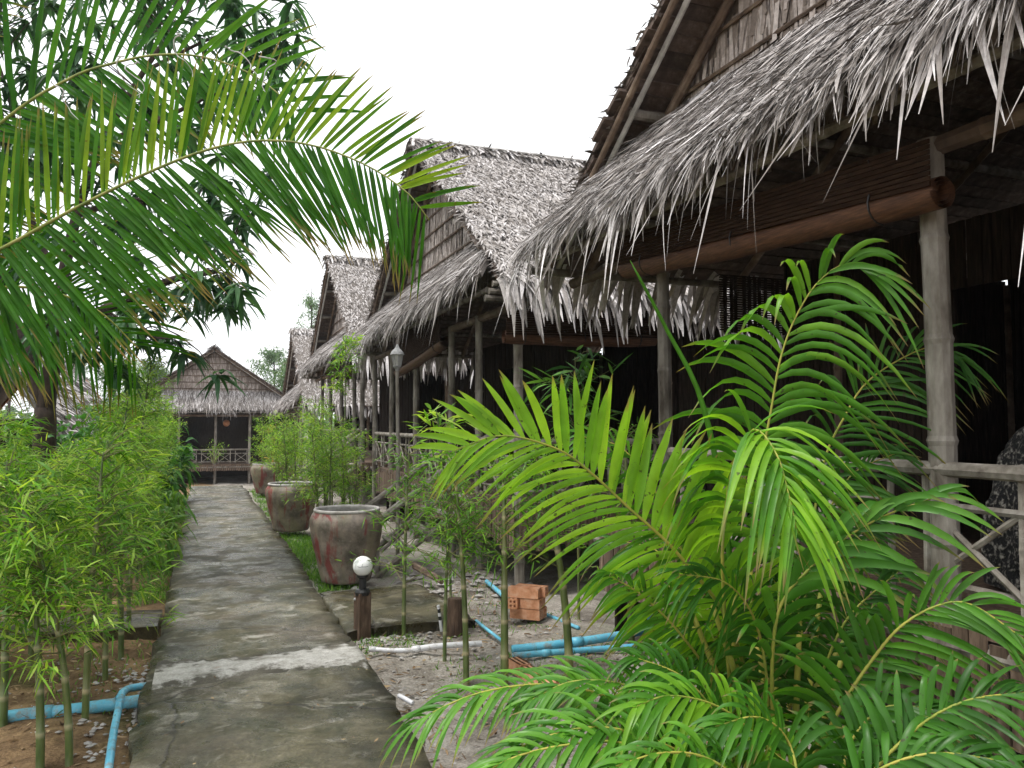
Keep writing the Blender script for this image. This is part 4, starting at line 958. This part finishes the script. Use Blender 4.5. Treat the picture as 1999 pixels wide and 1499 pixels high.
c, _ = catmull([b0] + px([(1420, 1050, 3.3), (1372, 790, 3.3), (1300, 640, 3.3), (1230, 508, 3.25)]), 30)
MB().tube(c, np.interp(np.linspace(0, 1, 30), [0, .7, .97, 1], [.014, .012, .006, .001]), 7).build('spear_leaf', 'areca', ap, True, smooth=True)
for k in range(9):
    p = b0 + rng.normal(0, 1, 3) * V(.1, .1, 0); tp = at(1350 + 42 * k, 1180 + rng.uniform(-60, 120), 3.2 + rng.uniform(-.2, .3))
    c, _ = catmull([p, (p + tp) / 2 + V(0, 0, .06), tp], 14); MB().tube(c, np.linspace(.02, .01, 14), 8).build('cane', 'stem', ap, True, smooth=True)

# ---- bamboo
def bamboo(base, h, lean, leaves, lo, label, group, r=.022, spread=.3, ll=.12, lw=.011, mat='bamboo_leaf', name='bamboo', tint=(0, 1), culms=1, stop=None, twigs=26):
    base = np.asarray(base, float); root = empty(name, base); tag(root, label, 'bamboo', group)
    tw, fo = MB(), MB(); per = leaves // culms
    for ci in range(culms):
        b = base + (rng.normal(0, 1, 3) * V(.1, .1, 0) if culms > 1 else 0); hh = h * (rng.uniform(.75, 1.05) if culms > 1 else 1)
        n = max(5, int(hh / .2)); ts, rs, cs = [], [], []
        for i in range(n):
            for dt, f, cc in ((0, 1.0, .75), (.05, 1.12, .9), (.1, .97, .25), (.5, .96, 0), (.93, .99, .05)):
                ts.append((i + dt) / n); rs.append(r * f * (1 - .75 * ((i + dt) / n) ** 1.6)); cs.append(cc)
        ts.append(1); rs.append(r * .15); cs.append(0); ts = np.array(ts)
        ln = np.asarray(lean) + rng.normal(0, .04, 2)
        P = np.stack([b[0] + ln[0] * ts ** 2 * hh, b[1] + ln[1] * ts ** 2 * hh, b[2] - .05 + hh * ts], 1)
        MB().tube(P, rs, 9, c=cs).build('culm', 'culm', root, True, smooth=True)
        K = max(6, per // twigs); t = lo + (1 - lo) * rng.random(K) ** .85
        pc = np.stack([np.interp(t, ts, P[:, k]) for k in range(3)], 1)
        az = rng.uniform(0, 2 * np.pi, K); bl = spread * rng.uniform(.35, 1.15, K) * (1.15 - .55 * (t - lo) / (1 - lo))
        tip = pc + np.stack([np.cos(az) * bl, np.sin(az) * bl, bl * rng.uniform(.05, .7, K)], 1)
        for k in range(K): tw.tube([pc[k], (pc[k] + tip[k]) / 2 + V(0, 0, .03), tip[k]], [.0045, .003, .0015], 4, cap=False)
        m = twigs; f = rng.random((K, m)) ** .6
        c = pc[:, None] + (tip - pc)[:, None] * f[..., None] + rng.normal(0, .035, (K, m, 3)); c = c.reshape(-1, 3); nn = len(c)
        az2 = np.repeat(az, m) + rng.normal(0, .9, nn)
        D = np.stack([np.cos(az2), np.sin(az2), rng.normal(.12, .55, nn)], 1)
        S = np.cross(D, V(0, 0, 1)[None] + rng.normal(0, .45, (nn, 3)))
        fo.strips(c, D, S, ll * rng.uniform(.55, 1.25, nn), lw * rng.uniform(.7, 1.2, nn), rng.uniform(.0, .4, nn), 3, leafprof, tint=np.clip(rng.uniform(*tint, nn) + .25 * np.repeat(rng.normal(0, .6, K), m), 0, 1))
    tw.build('twigs', 'twig', root, True, kind='stuff'); fo.build('foliage', mat, root, True, kind='stuff')
    return root
ORD = ['first', 'second', 'third', 'fourth', 'fifth', 'sixth', 'seventh', 'eighth', 'ninth', 'tenth', 'eleventh', 'twelfth', 'thirteenth', 'fourteenth', 'fifteenth', 'sixteenth']
# near left stalks, feet in the bare soil before the crossing strip
near = [(78, 1500, 1.62), (135, 1492, 1.55), (166, 1412, 1.75), (205, 1330, 1.6), (236, 1278, 1.8), (252, 1230, 1.7), (6, 1425, 1.7), (-60, 1380, 1.9), (-150, 1300, 1.8), (60, 1300, 1.6), (110, 1240, 1.7)]
for k, (u, v, h) in enumerate(sorted(near, key=lambda q: -q[1])):
    p = gnd(u, v, -.1)
    bamboo(p, h * .9, (rng.normal(-.06, .06), rng.normal(0, .06)), 1150, .36, ORD[k] + ' bamboo stalk from the front in the bare soil left of the path', 'bamboo stalks in the left bed', r=.019 + .004 * rng.random(), spread=.42, ll=.115, lw=.0062)
# left row behind the crossing strip
k = 0
for y in np.arange(8.2, 17.6, .68):
    bamboo((-.74 + rng.normal(0, .06), y, -.1), 1.72 + rng.normal(0, .36) + .02 * (y - 8), (rng.normal(-.02, .08), 0), 1250, .42, ORD[k] + ' bamboo in the row beyond the crossing strip, along the path\'s left edge', 'bamboo row along the left of the path', r=.02, spread=.32, ll=.1, lw=.0058, tint=(.2, 1)); k += 1
k = 0
for y in np.arange(6.2, 14.5, .95):
    bamboo((-1.45 + rng.normal(0, .15), y, -.1), 1.32 + rng.normal(0, .25), (rng.normal(0, .1), 0), 1100, .25, ORD[k] + ' leafy bamboo from the front in the second row, set back left of the path', 'bamboo set back on the left', r=.016, spread=.42, ll=.13, lw=.0075, tint=(0, .85)); k += 1
# right-hand stalks between the path and the huts
right = [(985, 1335, 1.38, .024, .45), (910, 1326, 1.35, .019, .45), (1112, 1335, 1.4, .026, .5), (868, 1285, 1.2, .013, .45), (788, 1240, 1.35, .015, .3), (1232, 1255, 1.5, .026, .5)]
for k, (u, v, h, r, lo) in enumerate(sorted(right)):
    bamboo(gnd(u, v, -.09), h * 1.12, (rng.normal(0, .06), rng.normal(0, .05)), 520, lo * .9, ['leftmost bamboo stalk right of the path, next to the globe lamp', 'thin bamboo stalk second from the globe lamp, by the white pipe', 'third bamboo stalk from the globe lamp, in front of the short wooden post', 'thick bamboo stalk at the left end of the blue pipes', 'thick bamboo stalk crossing in front of the blue pipes, right of the brick pile', 'bamboo stalk nearest the standpipe, behind the areca palm'][k],
           'bamboo stalks by the pipes', r=r * 1.15, spread=.36, ll=.1, lw=.0058, mat='bamboo_leaf', tint=(0, .6), twigs=14)
# tall shoot with large leaves in front of the second hut
bamboo(onY(1130, 1200, 6.2), 2.25, (-.02, .02), 170, .62, 'dark green bamboo shoot with big leaves in front of the second hut\'s porch', 'bamboo by the huts', r=.013, spread=.38, ll=.24, lw=.017, mat='bamboo_leaf_deep', twigs=9)
bamboo(onY(880, 1200, 6.6), 1.8, (-.12, .02), 140, .6, 'bamboo shoot with big pale leaves leaning left before the second hut\'s railing', 'bamboo by the huts', r=.012, spread=.34, ll=.2, lw=.015, mat='bamboo_leaf', twigs=9)
# feathery clumps round the jars
cl = [(1.5, 10.2, 1.6), (1.85, 10.9, 1.85), (1.5, 11.4, 1.75), (1.8, 12.4, 2.0), (1.4, 13.6, 1.9), (1.75, 14.4, 2.2), (1.45, 15.6, 2.0), (1.5, 17.4, 2.1), (1.35, 19.2, 2.0)]
for k, (x, y, h) in enumerate(cl):
    bamboo((x, y, -.1), h, (-.03, 0), 1700, .4, ORD[k] + ' feathery bamboo from the front behind the row of jars', 'feathery bamboo among the jars', r=.016, spread=.4, ll=.09, lw=.0055, culms=3, tint=(.15, 1))
bamboo((1.95, 12.0, -.1), 3.0, (-.06, 0), 500, .72, 'tallest bamboo by the jars, its tip reaching the second hut\'s eave', 'feathery bamboo among the jars', r=.016, spread=.3, ll=.13, lw=.01, twigs=20)

# ---- shrubs
def shrub(base, h, w, n, ll, lw, mat, label, group=None, name='shrub', tint=(0, 1), dr=.5, stems=7):
    base = np.asarray(base, float); root = empty(name, base); tag(root, label, 'shrub', group)
    st = MB(); fo = MB()
    tips = base + np.stack([rng.normal(0, w * .55, stems), rng.normal(0, w * .55, stems), h * rng.uniform(.55, .95, stems)], 1)
    for t in tips: st.tube([base + rng.normal(0, 1, 3) * V(.04, .04, 0) - V(0, 0, .05), (base + t) / 2 + rng.normal(0, .05, 3), t], [.014, .01, .004], 5)
    st.build('stem', 'twig', root, True)
    i = rng.integers(0, stems, n); f = rng.random(n) ** .5
    c = base + (tips[i] - base) * (.25 + .8 * f)[:, None] + rng.normal(0, w * .22, (n, 3)); c[:, 2] = np.maximum(c[:, 2], base[2] + .05)
    out = c - (base + V(0, 0, h * .4)); D = unit(out) + rng.normal(0, .5, (n, 3)) + V(0, 0, .25)
    fo.strips(c, D, np.cross(D, V(0, 0, 1)[None] + rng.normal(0, .3, (n, 3))), ll * rng.uniform(.6, 1.2, n), lw * rng.uniform(.7, 1.2, n), dr * rng.uniform(.5, 1.5, n), 4, leafprof, .3, tint=rng.uniform(*tint, n))
    fo.build('foliage', mat, root, True, kind='stuff')
shrub((-2.2, 9.2, -.1), 1.9, .6, 900, .12, .035, 'shrub', 'dark broad-leaved shrub in front of the forked tree trunk', 'shrubs on the left')
shrub((-1.75, 11.6, -.1), 1.75, .5, 900, .13, .045, 'shrub', 'rounded bright shrub with oval leaves right of the forked trunk', 'shrubs on the left', tint=(.3, 1))
shrub((-2.9, 8.2, -.1), 1.6, .6, 900, .2, .014, 'shrub', 'grassy dark shrub at the left edge below the palm fronds', 'shrubs on the left', tint=(0, .5))
shrub((-3.1, 11.0, -.1), 2.0, .6, 700, .16, .04, 'shrub', 'leafy shrub at the left edge behind the bamboo', 'shrubs on the left')
shrub((-.72, 14.8, -.1), 1.25, .3, 260, .4, .06, 'shrub', 'broad strap-leaved plant near the far end of the path on the left', 'shrubs on the left', tint=(.2, .9), dr=.8)
shrub((-.55, 10.6, -.1), .75, .22, 170, .34, .026, 'grass', 'yellowish strap-leaved tuft hanging over the left grass strip', 'shrubs on the left', tint=(.4, 1), dr=1.0)
shrub((-.7, 17.6, -.1), 1.3, .4, 300, .4, .05, 'shrub', 'dark leafy plant at the far left corner of the path', 'shrubs on the left', dr=.7)
shrub((-.5, 12.6, -.1), .7, .22, 170, .3, .022, 'grass', 'low strap-leaved tuft midway along the left grass strip', 'shrubs on the left', tint=(.2, .8), dr=1.0)
shrub((1.7, 20.6, -.1), 1.5, .3, 260, .3, .02, 'croton', 'yellow and orange leaved plant beside the porch of the end hut', 'shrubs by the end hut', dr=.6)
shrub((2.0, 20.5, -.2), 1.7, .5, 600, .2, .016, 'bamboo_leaf', 'green bush filling the corner right of the end hut\'s porch', 'shrubs by the end hut')
shrub((.35, 33.6, .05), .75, .5, 160, .14, .012, 'bamboo_leaf', 'thin leafy plant on the porch railing of the end hut', 'shrubs by the end hut')
# small palm behind the left bamboo
sp = empty('small_palm', (-1.5, 15.5, -.1)); tag(sp, 'small feathery palm above the left bamboo row, before the end hut', 'palm')
bag = MB()
for k in range(9):
    a = k * .7 + .2; L = 1.0; o = V(-1.5, 15.5, 1.35); d = V(math.cos(a), math.sin(a), 0)
    frond(sp, [o - V(0, 0, .3), o + d * .3 + V(0, 0, .45), o + d * .75 + V(0, 0, .5), o + d * 1.1 + V(0, 0, .2)], V(0, 0, 1), .3, .014, 20, 'areca', False, bag, .012, 65, 30, .2, .5, .1, tint=(.0, .6), seg=4)
bag.build('leaflets', 'areca', sp, True, kind='stuff')
MB().tube([(-1.5, 15.5, -.2), (-1.5, 15.5, 1.2)], [.06, .04], 10).build('trunk', 'bark', sp, True, smooth=True)

# ---- mango tree
tb = at(88, 815, 8.6); tb[2] = -.12
mt = empty('mango_tree', tb); tag(mt, 'dark forked mango tree with drooping leaves behind the palm fronds', 'tree')
D0 = 8.6
limbs = [
    ([at(88, 815, D0), at(92, 770, D0), at(104, 700, D0), at(108, 650, D0), at(150, 640, 8.4), at(205, 605, 8.3), at(270, 575, 8.2), at(340, 545, 8.1), at(420, 530, 8.0)], .1, .025),
    ([at(88, 790, D0), at(66, 745, D0), at(55, 700, 8.7), at(30, 640, 8.9), at(0, 560, 9.0), at(-20, 420, 9.1), at(0, 260, 9.2)], .075, .025),
    ([at(108, 660, D0), at(120, 560, 8.7), at(150, 420, 8.8), at(200, 280, 8.8), at(280, 140, 8.7), at(360, 30, 8.6)], .07, .02),
    ([at(62, 730, D0), at(78, 690, 8.4), at(100, 610, 8.2), at(140, 540, 8.0)], .035, .012),
    ([at(205, 605, 8.3), at(260, 640, 8.0), at(310, 660, 7.8), at(350, 655, 7.7)], .022, .006),
    ([at(200, 280, 8.8), at(320, 230, 8.6), at(440, 170, 8.5), at(540, 110, 8.4)], .035, .01),
    ([at(150, 420, 8.8), at(260, 390, 8.8), at(370, 420, 8.8), at(450, 480, 8.8)], .035, .01),
    ([at(280, 140, 8.7), at(400, 80, 8.6), at(510, 40, 8.6)], .025, .008),
    ([at(120, 560, 8.7), at(60, 420, 9.0), at(20, 200, 9.2), at(-40, 20, 9.3)], .04, .012),
]
MB().tube([V(tb[0], tb[1], -.3), V(tb[0], tb[1], .7), at(88, 815, D0), at(88, 795, D0)], [.16, .125, .11, .1], 14).build('trunk', 'bark', mt, True, smooth=True)
anch = []
for pts, ra, rb in limbs:
    c, _ = catmull(pts, 34); MB().tube(c, np.linspace(ra, rb, 34), 10).build('limb', 'bark', mt, True, smooth=True)
    anch += list(c[14:])
anch = np.array(anch)
def leafcluster(nl, L, w):
    b = MB(); az = rng.uniform(0, 6.28, nl); el = rng.uniform(-.75, .45, nl)
    D = np.stack([np.cos(az) * np.cos(el), np.sin(az) * np.cos(el), np.sin(el)], 1)
    return b.strips(rng.normal(0, .03, (nl, 3)), D, np.cross(D, V(0, 0, 1)[None] + rng.normal(0, .25, (nl, 3))), L * rng.uniform(.7, 1.15, nl), w * rng.uniform(.8, 1.15, nl), rng.uniform(.25, .8, nl), 5, leafprof, .35, tint=rng.uniform(0, 1, nl))
cms = [leafcluster(16, .27, .03).mesh('leaf_cluster', 'mango') for _ in range(6)]
crown = empty('crown', at(200, 300, 8.8)); crown.parent = mt; crown.matrix_parent_inverse = WM(mt).inverted()
spots = [(400, 560), (430, 540), (455, 560), (470, 590), (440, 600), (410, 590), (385, 545), (360, 560), (345, 672), (325, 660), (362, 690), (240, 715), (255, 740), (228, 725), (165, 665), (150, 690), (180, 690), (275, 600), (300, 610), (250, 640), (290, 560),
         (560, 30), (580, 60), (545, 80), (565, 110), (530, 120), (540, 160), (520, 60), (500, 20), (480, 90), (460, 50), (515, 340), (530, 370), (500, 400), (470, 440), (450, 470), (420, 450), (400, 480), (380, 430)]
for (u, v) in spots:
    o = link_mesh('leaf_cluster', cms[random.randrange(6)], crown, True, Matrix.Translation(at(u, v, rng.uniform(7.8, 8.6))) @ Matrix.Rotation(rng.uniform(0, 6.28), 4, 'Z') @ Matrix.Scale(rng.uniform(.85, 1.1), 4))
    p = np.array(o.matrix_basis.translation); q = anch[np.argmin(np.linalg.norm(anch - p, axis=1))]
    c, _ = catmull([q, (p + q) / 2 + V(0, 0, .08), p], 8); MB().tube(c, np.linspace(.008, .003, 8), 5).build('twig', 'bark', crown, True)
big = MB(); tws = MB()
for k in range(235):
    a = anch[rng.integers(len(anch))]
    if k > 70: a = at(rng.uniform(-120, 480), rng.uniform(-160, 500) , 8.8) if k < 230 else at(rng.uniform(-150, 120), rng.uniform(-100, 300), 9.4)
    p = a + rng.normal(0, 1, 3) * V(.3, .4, .25)
    b = leafcluster(15, .26, .03); big.add(b.v[0] + p, b.q[0], c=b.c[0], a=b.a[0])
    q = anch[np.argmin(np.linalg.norm(anch - p, axis=1))]; tws.tube([q, (p + q) / 2 + V(0, 0, .05), p], [.008, .006, .003], 4, False)
big.build('leaves', 'mango', crown, True, kind='stuff'); tws.build('twigs', 'bark', crown, True, kind='stuff')

# ---- low thatched shelter on the left behind the bamboo
yb_, yf = 20.6, 12.2
root = empty('thatched_shelter', (-3.2, 16.5, -.1)); tag(root, 'low thatched roof behind the forked tree on the left', 'shelter')
rx, rz_, ex, ez = -3.25, 3.45, -1.75, 1.35
m = MB()
for s in (1, -1):
    def RP(f, y): return V(rx + s * (ex - rx) * f, y, rz_ + (ez - rz_) * f)
    m.add([RP(0, yf), RP(0, yb_), RP(1, yb_), RP(1, yf), RP(0, yf) - V(0, 0, .1), RP(0, yb_) - V(0, 0, .1), RP(1, yb_) - V(0, 0, .1), RP(1, yf) - V(0, 0, .1)], [[0, 1, 2, 3], [4, 7, 6, 5], [0, 3, 7, 4], [1, 5, 6, 2]], c=.3)
    n = 6500 if s > 0 else 1500
    f = rng.random(n); y = rng.uniform(yf, yb_, n); P = np.stack([rx + s * (ex - rx) * f, y, rz_ + (ez - rz_) * f + .02], 1)
    dn = unit(V(s * (ex - rx), 0, ez - rz_)); nm = V(-s * dn[2] * s, 0, abs(dn[0])); nm = unit(V(s * 1.0 * abs(dn[2]), 0, abs(dn[0])))
    D = dn[None] + rng.normal(0, .3, (n, 3)) + nm[None] * rng.uniform(0, .3, n)[:, None]
    m.strips(P, D, np.cross(D, nm[None] + rng.normal(0, .3, (n, 3))), rng.uniform(.12, .3, n), rng.uniform(.012, .028, n), .2, 2, bladeprof, tint=randtint(n, .1, 1, .65))
m.build('roof', 'thatch', root, True)
for s in (-1, 1):
    MB().bar(V(rx, yb_ + .02, rz_ - .03), V(rx + s * (ex - rx), yb_ + .02, ez - .03), .06, .16).build('barge_board', 'brick', root, True)
    for y in (yf + .3, 16.4, yb_ - .3): pole((rx + s * 1.2, y, -.2), (rx + s * 1.2, y, 1.7), .05).build('post', 'pole_brown', root, True)
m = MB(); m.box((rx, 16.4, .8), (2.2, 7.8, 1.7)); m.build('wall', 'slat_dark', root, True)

# ---- distant trees
def tree(base, h, w, n, label, name='distant_tree', lsize=.35, wisp=True):
    base = np.asarray(base, float); root = empty(name, base); tag(root, label, 'tree', 'trees beyond the huts')
    st = MB(); st.tube([base - V(0, 0, .3), base + V(.1, 0, h * .5), base + V(0, .1, h * .96)], [.16, .09, .02], 8); st.build('trunk', 'bark', root, True)
    K = 46; f = rng.uniform(.25, 1, K); az = rng.uniform(0, 6.28, K); rad = w * np.interp(f, [.2, .45, .8, 1], [.5, 1, .6, .1]) * rng.uniform(.5, 1.1, K)
    c0 = base + np.stack([0 * f, 0 * f, f * h * .9], 1); c1 = c0 + np.stack([np.cos(az) * rad, np.sin(az) * rad, rad * rng.uniform(.2, .8, K)], 1)
    br = MB()
    for k in range(K): br.tube([c0[k], (c0[k] + c1[k]) / 2, c1[k]], [.03, .02, .008], 4, False)
    br.build('branches', 'bark', root, True)
    i = rng.integers(0, K, n); g = rng.random(n) ** .5
    p = c0[i] + (c1[i] - c0[i]) * (.3 + .75 * g)[:, None] + rng.normal(0, w * .07, (n, 3))
    D = rng.normal(0, 1, (n, 3)) + V(0, 0, -.3)
    m = MB().strips(p, D, np.cross(D, rng.normal(0, 1, (n, 3))), lsize * rng.uniform(.5, 1.2, n), lsize * .1 * rng.uniform(.6, 1.3, n), .3, 2, leafprof, tint=rng.uniform(0, 1, n))
    m.build('crown', 'far', root, True, kind='stuff')
for (u, v, d, w, n, lb) in ((608, 545, 55, 2.6, 3000, 'wispy pale tree rising behind the third hut\'s roof'), (735, 488, 60, 2.0, 1600, 'wispy tree top just above the ridge between second and third hut'), (535, 660, 58, 2.8, 4500, 'pale feathery tree right of the end hut\'s gable'),
                            (300, 695, 56, 3.2, 5500, 'rounded green tree left of the end hut\'s gable'), (225, 680, 62, 3.2, 4500, 'hazy green tree behind the shelter on the left'), (570, 700, 50, 2.0, 3000, 'lower feathery tree between the end hut and the fourth hut'),
                            (350, 735, 50, 2.4, 4000, 'low bushy tree just left of the end hut'), (130, 640, 60, 3.4, 2600, 'tall hazy tree at the far left behind the mango'), (20, 640, 58, 3.2, 2400, 'hazy tree at the left edge behind the shelter')):
    tp = at(u, v, d); tree(V(tp[0], tp[1], -.95), tp[2] + .95, w, n, lb)
# a low wood closing the horizon
m = MB(); n = 9000
a = rng.uniform(-75, 95, n); dd_ = rng.uniform(75, 95, n); P = np.stack([np.sin(np.radians(a)) * dd_, np.cos(np.radians(a)) * dd_, rng.random(n) ** .8 * (3.2 + 1.0 * np.sin(a * .35) + .8 * np.sin(a * .83)) - .9], 1)
D = rng.normal(0, 1, (n, 3)); m.strips(P, D, np.cross(D, rng.normal(0, 1, (n, 3))), rng.uniform(.8, 1.8, n), rng.uniform(.2, .45, n), .2, 2, leafprof, tint=rng.random(n))
tag(m.build('far_wood', 'far'), 'low distant wood along the horizon behind the huts', 'wood', kind='stuff')

# ---- grass, litter, gravel
def grass(name, boxes, n, label, hgt=(.05, .13)):
    m = MB()
    for (x0, x1, y0, y1, share) in boxes:
        k = int(n * share); x = rng.uniform(x0, x1, k); y = rng.uniform(y0, y1, k)
        P = np.stack([x, y, terrain_z(x, y) - .01], 1); D = rng.normal(0, 1, (k, 3)) * V(.45, .45, .1) + V(0, 0, 1)
        m.strips(P, D, rng.normal(0, 1, (k, 3)) * V(1, 1, 0), rng.uniform(*hgt, k) * 1.2, rng.uniform(.0025, .005, k), rng.uniform(.1, .7, k), 3, leafprof, tint=rng.random(k))
    tag(m.build(name, 'grass'), label, 'grass', kind='stuff')
grass('grass', [(-.62, -.32, 8.3, 20, .4), (1.08, 1.5, 8.0, 12.5, .35), (1.06, 1.5, 12.5, 21, .25)], 16000, 'short green grass strips along both edges of the path')
grass('weeds', [(-.9, -.32, 5.2, 7.0, .12), (1.5, 3.2, 4.4, 5.6, .4), (1.06, 1.6, 5.9, 6.5, .2), (1.8, 3, 6, 8, .28)], 2200, 'sparse green weeds on the bare soil near the pipes', (.03, .09))
m = MB(); n = 2400
x = np.where(rng.random(n) < .5, rng.uniform(-2.2, -.32, n), rng.uniform(1.06, 2.9, n)); y = rng.uniform(2.5, 8, n)
P = np.stack([x, y, terrain_z(x, y) + .012], 1); D = rng.normal(0, 1, (n, 3)) * V(1, 1, .18)
m.strips(P, D, np.cross(D, V(0, 0, 1)[None] + rng.normal(0, .3, (n, 3))), rng.uniform(.02, .09, n), rng.uniform(.003, .013, n), rng.uniform(-.2, .2, n), 3, leafprof, .2, tint=rng.random(n))
n = 140; x = rng.uniform(PL, PR, n); y = rng.uniform(2.6, 15, n); P = np.stack([x, y, np.full(n, .016)], 1); D = rng.normal(0, 1, (n, 3)) * V(1, 1, .1)
m.strips(P, D, np.cross(D, V(0, 0, 1)[None]), rng.uniform(.015, .05, n), rng.uniform(.003, .009, n), 0, 2, leafprof, tint=rng.random(n))
n = 420; x = np.where(rng.random(n) < .4, rng.uniform(-1.8, -.32, n), rng.uniform(1.06, 2.6, n)); y = rng.uniform(2.5, 7.5, n)
P = np.stack([x, y, terrain_z(x, y) + .014], 1); D = rng.normal(0, 1, (n, 3)) * V(1, 1, .08)
m.strips(P, D, np.cross(D, V(0, 0, 1)[None]), rng.uniform(.06, .22, n), rng.uniform(.0015, .003, n), 0, 3, None, tint=rng.random(n) * .5)
tag(m.build('leaf_litter', 'dry'), 'dry fallen leaves and twigs scattered over soil and path', 'litter', kind='stuff')
m = MB(); ico = np.array([[0, 0, 1], [.9, 0, .3], [.28, .85, .3], [-.72, .53, .3], [-.72, -.53, .3], [.28, -.85, .3], [0, 0, -.6]])
it = [[0, 1, 2], [0, 2, 3], [0, 3, 4], [0, 4, 5], [0, 5, 1], [6, 2, 1], [6, 3, 2], [6, 4, 3], [6, 5, 4], [6, 1, 5]]
def rub(cx, cy, sx, sy, n, lo, hi):
    for k in range(n):
        x, y = cx + rng.normal(0, sx), cy + rng.normal(0, sy)
        if PL - .02 < x < PR + .02: x = PL - .05 if x < .4 else PR + .05
        s = rng.uniform(lo, hi); m.add(ico * (1 + rng.normal(0, .15, ico.shape)) * s * V(1.2, 1, .7) + V(x, y, terrain_z(x, y) + s * .2), t=it)
q = gnd(250, 1330, -.1); rub(q[0], q[1], .16, .14, 60, .004, .024); q = gnd(240, 1420, -.1); rub(q[0], q[1], .18, .25, 80, .004, .022)
q = gnd(750, 1250, -.1); rub(q[0] + .05, q[1], .16, .12, 130, .006, .026); q = gnd(860, 1360, -.1); rub(q[0], q[1], .3, .4, 160, .004, .018); rub(2.2, 6.6, .5, .8, 220, .005, .025); rub(2.3, 8.2, .5, .4, 80, .02, .06); rub(-.8, 5.8, .3, .8, 120, .004, .016)
tag(m.build('gravel', 'stone'), 'pale rubble and gravel scattered beside the path and pipes', 'gravel', kind='stuff')

# ---- humid air
hm = bpy.data.materials.new('humid_air'); hm.use_nodes = True
ht = hm.node_tree; ht.nodes.remove(ht.nodes['Principled BSDF'])
pv = ht.nodes.new('ShaderNodeVolumePrincipled'); pv.inputs['Color'].default_value = (0.93, 0.96, 1.0, 1); pv.inputs['Density'].default_value = 0.0007
pv.inputs['Anisotropy'].default_value = 0.3
ht.links.new(pv.outputs[0], ht.nodes['Material Output'].inputs['Volume'])
me = MB().box((0, 40, 6.2), (240, 150, 15.4)).mesh('haze', hm)
hz = link_mesh('haze', me); tag(hz, 'faint humid haze filling the air over the garden', 'haze', kind='stuff')
